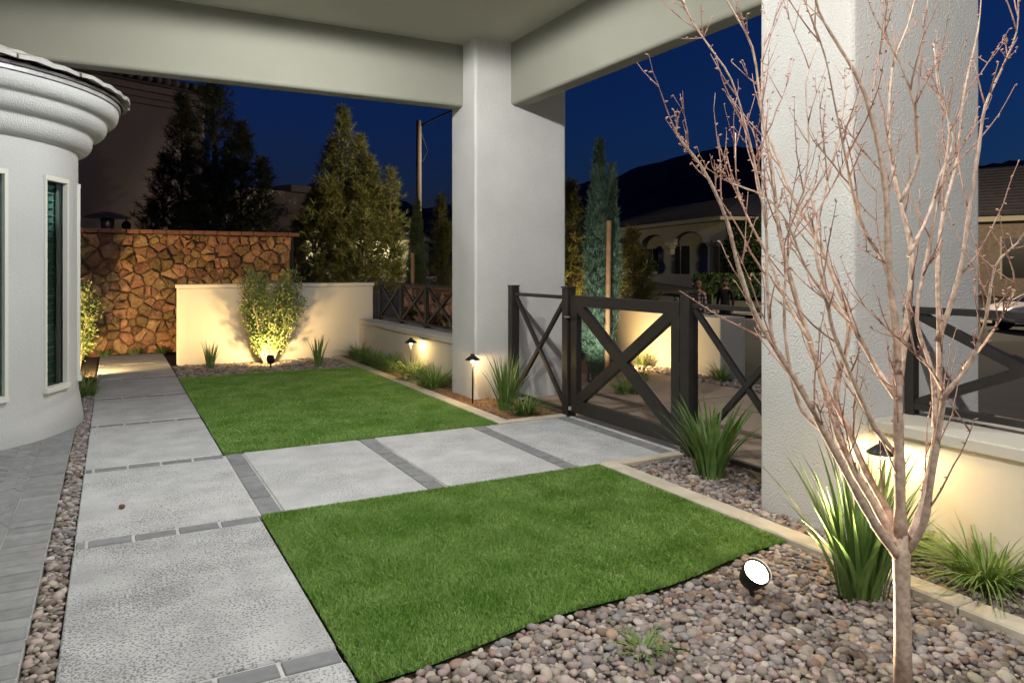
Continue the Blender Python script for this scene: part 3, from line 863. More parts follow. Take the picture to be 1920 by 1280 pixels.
# ------------------------------------------------------------------ plants
def strap_mesh(L, wd, lean, ang, g, droop=.25, fold=.25, segs=6):
    pts = []; vs = []; fs = []
    dx, dy = math.cos(ang), math.sin(ang); sx, sy = -dy, dx
    tw = g.uniform(-.6, .6)
    for i in range(segs + 1):
        t = i / segs
        out = lean * L * (t ** 1.6); z = L * t * (1 - droop * lean * t)
        w = wd * (1 - t ** 2.4) * (.65 + .6 * min(1, t * 3)) / 2 + .0004
        c, s = math.cos(tw * t), math.sin(tw * t)
        ax, ay = sx * c + dx * s, sy * c + dy * s
        p = (out * dx, out * dy, z)
        vs += [(p[0] - ax * w, p[1] - ay * w, p[2]), (p[0] + dx * -w * fold, p[1] + dy * -w * fold, p[2] - w * fold), (p[0] + ax * w, p[1] + ay * w, p[2])]
    for i in range(segs):
        a = i * 3; fs += [(a, a + 1, a + 4, a + 3), (a + 1, a + 2, a + 5, a + 4)]
    return vs, fs
def strap_plant(x, y, n, h, spread, wd, label, seed, m=LEAF_STRAP, base=.06, group=None, z=-.03):
    g = random.Random(seed); t = thing('strap_leaf_plant', (x, y, z), label, 'plant', group)
    for i in range(n):
        a = g.uniform(0, 6.28); rad = base * math.sqrt(g.random()); ln = spread * (rad / base * .7 + .3) * g.uniform(.35, 1.1)
        vs, fs = strap_mesh(h * g.uniform(.6, 1.05), wd * g.uniform(.7, 1.15), ln, a + g.uniform(-.5, .5), g)
        ox, oy = x + rad * math.cos(a), y + rad * math.sin(a)
        MB().add([(p[0] + ox, p[1] + oy, p[2] + z) for p in vs], fs).build('leaf', m, t, True)
    return t
def clump(x, y, n, h, spread, label, seed, m=LEAF_LIRI, wd=.008, base=.07, name='grass_clump', z=-.03, group=None):
    g = random.Random(seed); b = MB()
    for i in range(n):
        a = g.uniform(0, 6.28); rad = base * math.sqrt(g.random())
        vs, fs = strap_mesh(h * g.uniform(.6, 1.25), wd * g.uniform(.7, 1.2), spread * g.uniform(.3, 1.2), a + g.uniform(-.6, .6), g, droop=.55, segs=5)
        ox, oy = x + rad * math.cos(a), y + rad * math.sin(a)
        b.add([(p[0] + ox, p[1] + oy, p[2] + z) for p in vs], fs)
    t = thing(name, (x, y, z), label, 'plant', group); b.build('foliage', m, t, True)
    return t
strap_plant(2.86, 2.14, 100, .66, .60, .0195, 'broad strap-leaved plant between spotlight and the tree-side column', 1, base=.11)
strap_plant(3.58, 3.82, 105, .62, .80, .021, 'strap-leaved plant in front of the gate hinge post', 2, base=.09)
strap_plant(3.42, 6.52, 62, .64, .60, .018, 'upright strap-leaved plant beside the light at the far column', 3, base=.06)
strap_plant(1.22, 11.3, 26, .44, .35, .022, 'small spiky plant near the open end of the freestanding wall', 4, base=.05)
strap_plant(2.62, 10.8, 34, .48, .42, .020, 'spiky dark green plant between uplit shrub and kerb corner', 5, base=.06)
clump(3.47, 6.22, 200, .26, 1.0, 'low grassy clump spilling onto the mulch by the gate', 6)
for i, (x, y, s, lb) in enumerate(((3.36, 11.25, 1.1, 'grassy clump where low wall meets freestanding wall'), (3.34, 10.55, 1.0, 'grassy clump second from the freestanding wall along the kerb'),
                                   (3.36, 9.75, 1.0, 'grassy clump just beyond the light under the railing'), (3.34, 8.85, 1.25, 'bright grassy clump around the stem of the light under the railing'),
                                   (3.33, 8.15, 1.2, 'grassy clump against the far corner of the far column'))):
    clump(x, y, 300, .32 * s, 1.15, lb, 20 + i, group='grassy clumps along the kerb', base=.12)
clump(3.36, 10.2, 260, .30, 1.1, 'grassy clump third from the freestanding wall along the kerb', 41, group='grassy clumps along the kerb', base=.12)
clump(3.42, 1.92, 330, .31, 1.15, 'grassy clump under the yellow-lit wall, clear of the tree', 30, base=.09)
clump(3.40, 2.38, 230, .30, 1.0, 'grassy clump at the foot of the light behind the tree trunk', 31, base=.07)
clump(3.72, 3.45, 40, .16, 1.0, 'sparse dry grass tuft beside the column and strap-leaved plant', 32, m=leafmat('dry_grass', (.30, .24, .10), (.2, .2, .08)), base=.05)
clump(1.73, 2.20, 60, .10, 1.3, 'tiny ferny weed sprouting from the pebbles', 33, wd=.006, base=.05, name='weed')
clump(1.75, 10.62, 70, .09, 1.2, 'tiny green tuft in the gravel before the uplit shrub', 34, wd=.007, base=.06, name='weed')
clump(-.26, 9.5, 170, .26, 1.0, 'grassy clump at the end of the pebble strip beside the turret', 35, base=.10)
clump(-.34, 10.5, 150, .26, 1.0, 'grassy clump around the spotlight by the turret', 36, base=.10)
for i, x in enumerate((-.1, .32, .72)):
    clump(x, 13.62, 90, .17, 1.0, ['grass tuft at stone wall foot on the turret side', 'grass tuft at stone wall foot in line with the path', 'grass tuft at stone wall foot near the freestanding wall'][i], 50 + i, base=.08)
clump(5.2, 6.9, 170, .26, 1.2, 'grassy clump on the ground seen through the gate', 60, base=.15)
clump(5.9, 7.6, 120, .22, 1.2, 'second grassy clump beyond the gate near the cypress', 61, base=.12)
clump(6.75, 8.6, 90, .25, 1.0, 'small bushy clump in stones below the short pale wall', 62, base=.08)
clump(6.72, 7.0, 120, .30, 1.0, 'small bushy clump by the end pier of the short wall', 63, base=.09)

def shrub(x, y, h, wd, n, nst, label, seed, m=LEAF_SHRUB, leaf=.020, name='shrub', flare=.45):
    g = random.Random(seed); t = thing(name, (x, y, -.03), label, 'shrub')
    st = MB(); LV = []; LF = []
    for k in range(nst):
        a = g.uniform(0, 6.28); top = g.uniform(.6, 1.0) * h; out = wd * .5 * g.uniform(.2, 1.0) * (1.2 - top / h * .5)
        pts = []; L = 9
        for i in range(L + 1):
            s = i / L
            pts.append(Vector((x + math.cos(a) * (.05 + out * s ** 1.1) + g.uniform(-.012, .012), y + math.sin(a) * (.04 + out * s ** 1.1) * .8 + g.uniform(-.012, .012), -.03 + top * s)))
        st.tube(pts, [.009 * (1 - .8 * i / L) + .001 for i in range(L + 1)], 5)
        tips = [(pts[i], i / L) for i in range(2, L + 1)]
        for j in range(int(n / nst)):
            i = min(L - 1, int(L * (g.random() ** .75) * .99)); i = max(i, 2)
            p = pts[i].lerp(pts[i + 1], g.random()); side = Vector((g.gauss(0, 1), g.gauss(0, 1), g.gauss(.3, .7))).normalized() * g.uniform(.0, .13) * (1.15 - i / L * .6)
            p = p + side; d = (side.normalized() + Vector((0, 0, .5)) + Vector((g.gauss(0, .5), g.gauss(0, .5), g.gauss(0, .5)))).normalized()
            s = leaf * g.uniform(.6, 1.3); w = d.cross(Vector((g.gauss(0, 1), g.gauss(0, 1), g.gauss(0, 1)))).normalized() * s * .30
            kk = len(LV); LV += [p, p + d * s * .5 + w, p + d * s, p + d * s * .5 - w]; LF.append((kk, kk + 1, kk + 2, kk + 3))
    st.build('stems', mat('shrub_stem', (.30, .24, .17), .85, var=.2), t, True)
    npmesh('crown', [tuple(v) for v in LV], LF, m, t)
shrub(2.02, 11.38, 1.42, 1.3, 14000, 44, 'airy small-leaved shrub uplit in front of the freestanding wall', 1, leaf=.036)
shrub(-.46, 12.1, 1.28, .80, 4200, 22, 'bright leafy shrub between the turret and the stone wall', 2, leaf=.048)

# needle trees
def needle_tree(x, y, h, zb, leaders, label, seed, m, name='pine_tree', tuft=.16, ntuft=2200, zground=None, needles=16):
    g = np.random.default_rng(seed); r_ = random.Random(seed)
    zg = tz(x, y) - .05 if zground is None else zground
    t = thing(name, (x, y, zg), label, 'tree')
    tb = MB(); tb.tube([(x, y, zg), (x + .03, y, zg + h * .4), (x, y, zg + h * .92)], [.13 * h / 5, .09 * h / 5, .015], 9)
    tb.build('trunk', PBARK, t, True)
    # leaders: (dx along view-right, dy depth, ztop, radius, zlow)
    C = []; D = []; br = MB()
    for (l, dd, zt, rad, zl) in leaders:
        c = W(l, dd); cx, cy = x + c.x, y + c.y
        base = Vector((x, y, zg + max(.3 * h, (zl - zg) * .6)))
        br.tube([base, Vector((cx, cy, zl + (zt - zl) * .35)), Vector((cx, cy, zt - .1))], [.05, .03, .006], 6)
        k = int(ntuft * rad * (zt - zl) / sum(q[3] * (q[2] - q[4]) for q in leaders))
        for _ in range(k):
            s = r_.random() ** 1.15; z = zl + (zt - zl) * s
            prof = math.sin(min(1, (s + .12) * 1.6) * math.pi / 2) * (1 - s ** 1.7) + .06
            a = r_.uniform(0, 6.28); lob = 1 + .36 * math.sin(3 * a + 9 * s + l * 5) + .28 * math.sin(5 * a - 14 * s)
            q = rad * prof * lob * math.sqrt(r_.uniform(.12, 1))
            C.append((cx + math.cos(a) * q, cy + math.sin(a) * q, z)); D.append((math.cos(a) * .8, math.sin(a) * .8, .75))
            if _ % 9 == 0:
                br.tube([Vector((cx, cy, z - q * .45)), Vector(C[-1])], [.012, .004], 4, False)
    br.build('branches', PBARK, t)
    C = np.array(C); D = np.array(D); n = len(C)
    D = D + g.normal(0, .35, D.shape); D /= np.linalg.norm(D, axis=1)[:, None]
    K = needles
    dirs = D[:, None, :] * .75 + g.normal(0, .55, (n, K, 3)); dirs /= np.linalg.norm(dirs, axis=2)[..., None]
    ln = tuft * g.uniform(.6, 1.2, (n, K, 1))
    st = C[:, None, :] + D[:, None, :] * g.uniform(-.5, .5, (n, K, 1)) * tuft
    wv = np.cross(dirs, g.normal(0, 1, (n, K, 3))); wv /= np.linalg.norm(wv, axis=2)[..., None] + 1e-6
    wv *= tuft * .045
    V = np.stack([st - wv, st + wv, st + dirs * ln], 2).reshape(-1, 3)
    npmesh('crown', V, np.arange(len(V)).reshape(-1, 3), m, t)
p = W(-6.15, 15.4)
needle_tree(p.x, p.y, 5.6, 0, [(0, 0, 5.75, .75, 1.6), (-.75, .2, 5.0, .55, 1.7), (.55, .0, 4.35, .65, 1.5), (1.05, -.2, 3.6, .5, 1.5), (-.95, -.2, 3.7, .5, 1.6), (.2, -.5, 3.4, .8, 1.4), (-1.35, .1, 2.7, .35, 1.9)],
            'dark pine rising behind the stone wall before the tall house', 11, LEAF_DPINE, ntuft=3400)
p = W(-4.65, 20.5)
needle_tree(p.x, p.y, 5.6, 0, [(0, 0, 5.75, .70, 1.3), (-.3, .1, 4.9, .75, 1.3), (.45, .1, 5.0, .62, 1.3), (.8, -.1, 4.4, .6, 1.2), (1.32, 0, 4.1, .5, 1.2), (-.85, .1, 3.4, .75, 1.0), (-1.25, 0, 2.7, .6, .9), (.6, -.6, 3.1, 1.1, .8), (-.3, -.5, 3.8, .95, .9), (1.35, .1, 2.5, .65, .8)],
            'olive green pine standing alone beside the street beyond the freestanding wall', 12, LEAF_PINE, ntuft=3900, tuft=.20)
p = W(1.05, 13.4)
needle_tree(p.x, p.y, 2.9, 0, [(0, 0, 2.95, .36, .3), (-.15, .1, 2.2, .34, .2)], 'golden uplit young pine just right of the far column', 13, LEAF_PINE, ntuft=900, tuft=.13)
p = W(2.05, 12.6)
needle_tree(p.x, p.y, 2.2, 0, [(0, 0, 2.05, .36, .2), (.18, .1, 1.7, .3, .2)], 'golden uplit young pine peeking from behind the staked cypress', 14, LEAF_PINE, ntuft=700, tuft=.13)
p = W(-1.35, 14.2)
needle_tree(p.x, p.y, 2.9, 0, [(0, 0, 2.75, .3, .6), (.12, 0, 2.2, .36, .5)], 'thin young pine between staked cypress and the far column', 15, LEAF_PINE, ntuft=500, tuft=.13)

def cypress(x, y, h, r, label, seed, cols, zg, m=LEAF_CYP, n=5200, stake=None):
    g = np.random.default_rng(seed); r_ = random.Random(seed)
    t = thing('cypress_tree', (x, y, zg), label, 'tree')
    MB().tube([(x, y, zg), (x, y, zg + h * .8)], [.03, .006], 7).build('trunk', PBARK, t)
    C = []; D = []
    for (l, hh, rr, share) in cols:
        c = W(l, 0)
        for _ in range(int(n * share)):
            s = r_.random(); z = zg + .08 + (hh - .08) * s
            a = r_.uniform(0, 6.28); q = rr * (min(1, .55 + s * 2.5) * (1 - s ** 2.6) + .04) * math.sqrt(r_.uniform(.25, 1)) * (1 + .16 * math.sin(9 * s + 3 * a))
            C.append((x + c.x * min(1, s * 2.0) + math.cos(a) * q, y + c.y * min(1, s * 2.0) + math.sin(a) * q, z)); D.append((math.cos(a) * .28, math.sin(a) * .28, 1))
    C = np.array(C); D = np.array(D) + g.normal(0, .22, (len(C), 3)); D /= np.linalg.norm(D, axis=1)[:, None]; k = len(C); K = 7
    dirs = D[:, None] + g.normal(0, .33, (k, K, 3)); dirs /= np.linalg.norm(dirs, axis=2)[..., None]
    st = C[:, None] + g.normal(0, .016, (k, K, 3)); ln = .06 * g.uniform(.6, 1.3, (k, K, 1))
    wv = np.cross(dirs, g.normal(0, 1, (k, K, 3))); wv /= np.linalg.norm(wv, axis=2)[..., None] + 1e-6; wv *= .0045
    V = np.stack([st - wv, st + wv, st + dirs * ln], 2).reshape(-1, 3)
    npmesh('crown', V, np.arange(len(V)).reshape(-1, 3), m, t)
    if stake:
        dx, hh = stake; c = W(dx, -r * .95)
        s = MB().tube([(x + c.x * .8, y + c.y * .8, zg), (x + c.x, y + c.y, zg + hh)], .032, 10).build('wood_stake', STAKE)
        return s
p = W(1.14, 9.75)
s = cypress(p.x, p.y, 3.1, .23, 'bluish columnar cypress tied to a wood stake beyond the gate', 1, [(0, 3.1, .21, .68), (.17, 2.78, .12, .32)], -.05, stake=(.10, 2.05))
tag(s, 'thick round wooden stake holding the cypress seen through the gate', 'stake')
p = W(-1.62, 12.7)
s = cypress(p.x, p.y, 2.6, .2, 'green columnar cypress with stake behind the crossed railing', 2, [(0, 2.62, .19, 1)], -.1, m=leafmat('cypress_green', (.06, .09, .03), (.09, .12, .045), 8), n=3200, stake=(-.05, 1.75))
tag(s, 'thin wooden stake against the cypress behind the crossed railing', 'stake')

# ------------------------------------------------------------------ bare tree
def bare_tree():
    base = W(1.30, 2.46); bx, by = base.x, base.y
    t = thing('bare_tree', (bx, by, -.03), 'leafless young tree with many upright branches, lit from below', 'tree')
    g = random.Random(5); D0 = 2.46
    def P(px, py, dd=0.0):
        d = D0 + dd; return W((px - 960) / 1398 * d, d, 1.4 - (py - 502) * d / 1398)
    MB().tube([P(1693, 1306), P(1693, 1200), P(1691, 1110), P(1690, 1040), P(1690, 1000)], [.030, .027, .025, .028, .022], 14).build('trunk', BARK, t, True)
    limbs = [
        ([(1684, 1045), (1640, 985), (1608, 930), (1540, 805), (1497, 725), (1455, 660), (1420, 590), (1385, 500), (1360, 415), (1330, 340), (1300, 295), (1272, 255)], -.35, .021),
        ([(1686, 1030), (1650, 960), (1610, 890), (1575, 820), (1550, 755), (1520, 640), (1490, 540), (1462, 430), (1445, 330), (1430, 200), (1412, 90), (1370, 10), (1345, -30)], .15, .020),
        ([(1688, 1015), (1665, 960), (1625, 890), (1590, 800), (1565, 735), (1590, 615), (1560, 520), (1525, 440), (1490, 370), (1455, 290), (1435, 230), (1425, 120), (1440, 40)], .40, .019),
        ([(1690, 1010), (1686, 900), (1684, 820), (1682, 740), (1680, 640), (1668, 500), (1660, 370), (1642, 250), (1612, 155), (1575, 90), (1535, 20), (1525, -40)], -.15, .026),
        ([(1682, 745), (1640, 690), (1600, 610), (1560, 560), (1530, 470), (1545, 380), (1570, 260), (1585, 180), (1590, 165)], .25, .013),
        ([(1683, 735), (1700, 640), (1706, 480), (1690, 370), (1672, 270), (1675, 130), (1700, 50), (1718, -20)], .30, .017),
        ([(1697, 1020), (1722, 970), (1742, 905), (1755, 800), (1762, 665), (1762, 500), (1772, 400), (1795, 300), (1806, 175), (1830, 60), (1842, -20)], .35, .020),
        ([(1697, 1035), (1730, 985), (1750, 890), (1766, 770), (1775, 740), (1810, 690), (1840, 640), (1852, 590), (1868, 500), (1905, 455), (1930, 420)], -.40, .017),
        ([(1755, 800), (1745, 700), (1720, 600), (1735, 480), (1760, 380), (1780, 250), (1760, 160), (1748, 90)], .10, .012),
        ([(1762, 640), (1800, 520), (1820, 400), (1835, 280), (1845, 200), (1880, 130), (1905, 60), (1912, -10)], -.20, .012),
        ([(1683, 850), (1640, 800), (1590, 700), (1560, 620), (1545, 560), (1510, 500), (1475, 420), (1440, 370), (1375, 345)], -.45, .013),
        ([(1540, 805), (1500, 770), (1480, 700), (1470, 600), (1480, 480), (1500, 400), (1520, 270), (1510, 160), (1530, 80)], .1, .010),
        ([(1705, 480), (1740, 400), (1760, 330), (1790, 260), (1765, 180), (1750, 80)], .2, .009),
        ([(1668, 500), (1620, 430), (1600, 350), (1590, 300), (1570, 200), (1545, 110), (1520, 30)], -.35, .009),
        ([(1520, 640), (1470, 560), (1440, 480), (1400, 400), (1385, 345), (1378, 250)], .35, .009),
        ([(1455, 660), (1440, 600), (1436, 520), (1440, 430), (1420, 330), (1400, 250), (1375, 150), (1330, 90), (1300, 40), (1285, 0)], 0, .009),
        ([(1690, 380), (1720, 300), (1715, 200), (1690, 120), (1660, 60), (1665, 0)], -.1, .009),
        ([(1775, 740), (1740, 690), (1715, 650), (1700, 560), (1650, 470)], -.3, .008),
        ([(1810, 690), (1850, 640), (1885, 580), (1905, 545)], -.5, .008),
    ]
    tw = MB()
    def twig(p, d, L, r, depth):
        n = max(3, int(L / .045)); pts = [p]; q = d.normalized()
        for i in range(n):
            q = (q + Vector((g.gauss(0, .075), g.gauss(0, .075), g.gauss(.09, .07)))).normalized(); pts.append(pts[-1] + q * (L / n))
        tw.tube(pts, [r * (1 - .7 * i / n) for i in range(n + 1)], 5)
        for i in range(1, n + 1):   # buds
            if g.random() < .75:
                b = Vector((g.gauss(0, 1), g.gauss(0, 1), g.gauss(.3, .6))).normalized(); tw.tube([pts[i], pts[i] + b * .007, pts[i] + b * .012], [r * .5 + .0007, .0026, .0006], 5)
        if depth > 0:
            for _ in range(g.randint(1, 3)):
                i = g.randint(1, n - 1); b = (q + Vector((g.gauss(0, .7), g.gauss(0, .7), g.gauss(.1, .4)))).normalized()
                twig(pts[i], b + Vector((0, 0, .35)), L * g.uniform(.3, .55), r * .65, depth - 1)
    for pts, dd, r in limbs:
        n = len(pts)
        st = {0: 0}
        Q = []
        for i, (a, b) in enumerate(pts):
            ramp = (i / (n - 1)) ** .8
            # limbs that leave another limb start at that limb's depth
            Q.append(P(a + g.uniform(-4, 4), b, dd * ramp))
        S = [Q[0]]
        for i in range(n - 1):
            p0, p1, p2, p3 = Q[max(i - 1, 0)], Q[i], Q[i + 1], Q[min(i + 2, n - 1)]
            for k in range(1, 4):
                u = k / 3
                S.append(.5 * ((2 * p1) + (p2 - p0) * u + (2 * p0 - 5 * p1 + 4 * p2 - p3) * u * u + (3 * p1 - p0 - 3 * p2 + p3) * u ** 3))
        m = len(S)
        r *= .8
        b = MB(); b.tube(S, [max(.0022, r * (1 - .88 * (i / (m - 1)) ** .8)) * (1 + .12 * math.sin(i * 2.1 + r * 900)) for i in range(m)], 9)
        b.build('branch', BARK, t, True)
        for i in range(3, m):
            f = i / m
            if g.random() < .36 + .28 * f:
                d = (S[i] - S[i - 1]).normalized(); out = Vector((g.gauss(0, 1), g.gauss(0, 1), g.gauss(.1, .5))).normalized()
                twig(S[i], d * 1.0 + out * .62, g.uniform(.07, .46) * (1.1 - .4 * f), .0036 * (1.1 - .5 * f), 1 if g.random() < .6 else 0)
            elif g.random() < .5:
                b_ = Vector((g.gauss(0, 1), g.gauss(0, 1), .4)).normalized(); tw.tube([S[i], S[i] + b_ * (r * .8 + .010)], [.003, .001], 5)
    tw.build('twigs', TWIG, t, True)
bare_tree()

# ------------------------------------------------------------------ beyond the gate
wk = structure(MB().box(3.99, 6.55, 0.5, 12.2, -.25, -.05).build('walkway', GROUT))
yy = .5
k = 0
while yy < 10.2:
    xx = 4.0; j = 0
    while xx < 6.5:
        MB().cbox(xx + .006, min(xx + .80, 6.54) - .006, yy + .006, yy + .80 - .006, -.12, -.03 + rng.uniform(-.002, .002), .006).build('paving_slab', WALK, wk); xx += .81; j += 1
    yy += .81; k += 1
ws = bed('stone_border', 6.55, 6.95, 4.0, 10.6, SOIL, -.04)
pebbles(ws, lambda x, y: 6.57 < x < 6.92, (6.55, 6.95, 4.2, 10.4), .035, 15, 0, layers=1)
structure(MB().box(6.96, 14, 2.0, 7.0, -.3, -.05).build('driveway', ASPHALT))

# ------------------------------------------------------------------ tall house behind the stone wall
def tall_house():
    t = thing('tall_house', (0, 18.6, -.1), 'tall dark stucco house with banded cornice behind the stone wall', 'house')
    a = W(-9.3, 15.0); b = W(-7.3, 17.7); d = (b - a).normalized(); nrm = Vector((d.y, -d.x, 0))
    if nrm.dot(-a) < 0: nrm = -nrm
    A = a - d * 6; 
    def wallbox(name, s0, s1, z0, z1, out, dep, m, parent):
        p0 = a + d * s0 + nrm * out; p1 = a + d * s1 + nrm * out; q0 = a + d * s0 - nrm * dep; q1 = a + d * s1 - nrm * dep
        return MB().add([(p0.x, p0.y, z0), (p1.x, p1.y, z0), (q1.x, q1.y, z0), (q0.x, q0.y, z0), (p0.x, p0.y, z1), (p1.x, p1.y, z1), (q1.x, q1.y, z1), (q0.x, q0.y, z1)],
                        [(3, 2, 1, 0), (4, 5, 6, 7), (0, 1, 5, 4), (1, 2, 6, 5), (2, 3, 7, 6), (3, 0, 4, 7)]).build(name, m, parent)
    L = (b - a).length
    wallbox('wall', -6, L, -.1, 5.02, 0, 7, HWALL_D, t)
    for i, (z0, z1, o) in enumerate(((5.023, 5.15, .06), (5.153, 5.28, .12), (5.283, 5.42, .2))):
        wallbox('cornice_band', -6.1, L + .1, z0, z1, o, 7.1, HWALL_D, t)
    rf = wallbox('roof', -6.2, L + .2, 5.423, 5.50, .28, 7.2, ROOFT, t)
    s = -3.2
    while s < L + .2:
        p = a + d * s + nrm * .36; q = a + d * s - nrm * 1.6
        MB().tube([(p.x, p.y, 5.54), (q.x, q.y, 5.95)], .085, 8).build('tile', ROOFT, rf, True); s += .21
    wallbox('wing', L + .02, L + 3.9, -.1, 3.55, -1.2, 5, HWALL_D, t)
    wallbox('wing_parapet', L + 3.3, L + 4.0, 3.553, 3.75, -1.1, 5.1, HWALL_D, t)
    wallbox('wing_band', L + .03, L + 3.95, 2.2, 2.3, -1.12, 1.15, HWALL_D, t)
    wallbox('wall_ledge', -6, L, 2.15, 2.22, .05, .01, HWALL_D, t)
tall_house()
# patio heater and lantern behind the stone wall
p = W(-8.2, 15.1 - .2); p = W(-7.95, 14.65)
hx, hy = p.x, p.y
t = thing('patio_heater', (hx, hy, -.09), 'mushroom patio heater with wide dark reflector behind the stone wall', 'heater')
SS = mat('steel_brushed', (.35, .31, .26), .35, metal=.8)
MB().lathe([(0, 0), (.25, 0), (.25, .5), (.22, .75), (.05, .8), (0, .8)], (hx, hy, -.09), 20).build('base', SS, t, True)
MB().tube([(hx, hy, .7), (hx, hy, 2.12)], .04, 12).build('post', SS, t, True)
MB().lathe([(.05, 2.10), (.11, 2.14), (.115, 2.2), (.12, 2.21), (.125, 2.36), (.09, 2.38), (0, 2.38)], (hx, hy, 0), 20).build('burner', SS, t, True)
MB().lathe([(0, 2.50), (.12, 2.49), (.30, 2.44), (.42, 2.385), (.43, 2.375), (.28, 2.42), (.0, 2.44)], (hx, hy, 0), 28).build('reflector', mat('reflector_alu', (.2, .2, .22), .35, metal=.7), t, True)
p = W(-7.45, 14.4)
t = thing('lantern', (p.x, p.y, -.09), 'small dark post lantern peeking over the stone wall', 'lantern')
MB().tube([(p.x, p.y, -.09), (p.x, p.y, 2.08)], .03, 8).build('post', BLACKMET, t)
MB().lathe([(.04, 2.05), (.075, 2.1), (.085, 2.24), (.05, 2.29), (.015, 2.31), (.012, 2.36), (0, 2.37)], (p.x, p.y, 0), 8).build('lantern_head', BLACKMET, t)

# street lamps
def street_lamp(lat, d, arm, label, power, ht=4.85, aim=None):
    p = W(lat, d); zg = tz(p.x, p.y)
    t = thing('street_lamp', (p.x, p.y, zg), label, 'street lamp')
    MB().tube([(p.x, p.y, zg - .1), (p.x, p.y, ht)], [.075, .065], 10).build('pole', mat('pole_wood', (.07, .06, .05), .9), t, True)
    rt = W(arm, 0); ap = [Vector((p.x, p.y, ht - .15)) + rt * s_ + Vector((0, 0, .55 * math.sin(min(1, s_ / 1.6) * 1.57))) for s_ in (0, .2, .5, .9, 1.4, 1.9, 2.3)]
    MB().tube(ap, .025, 7).build('arm', BLACKMET, t, True)
    hp = ap[-1]; hd = MB().tube([hp - rt * .1, hp + rt * .15, hp + rt * .5], [.05, .10, .05], 10).build('lamp_head', BLACKMET, t, True)
    MB().lathe([(0, -.13), (.07, -.125), (.075, -.10)], tuple(hp + rt * .2), 12).build('lens', emit('street_lens', (1, .8, .5), 20), hd)
    lamp('street_light', 'SPOT' if aim else 'POINT', hp + rt * .2 - Vector((0, 0, .18)), power, WARM2, t, aim, .08, 82, .6)
    MB().tube([(p.x + .06, p.y, ht - .3), (p.x + .22, p.y, ht - .7), (p.x + .1, p.y, ht - .95), (p.x + .05, p.y, ht - .8)], .012, 5).build('wire_loop', BLACKMET, t)
street_lamp(-2.19, 17.5, 1, 'tall dark street lamp pole with curved arm beyond the railing', 900, 4.85, W(-4.4, 20.2, 2.6))
street_lamp(13.2, 29.5, 1, 'unseen street lamp added behind the tree-side column to light the arched house', 2200, 5.95)  # unseen lamp, added behind the column to brighten the arched house
street_lamp(10.5, 17.5, -1, 'made-up street lamp out of view behind the tree-side column, lighting the two people', 260, 5.6)  # invented lamp, kept out of view, added to brighten the two people

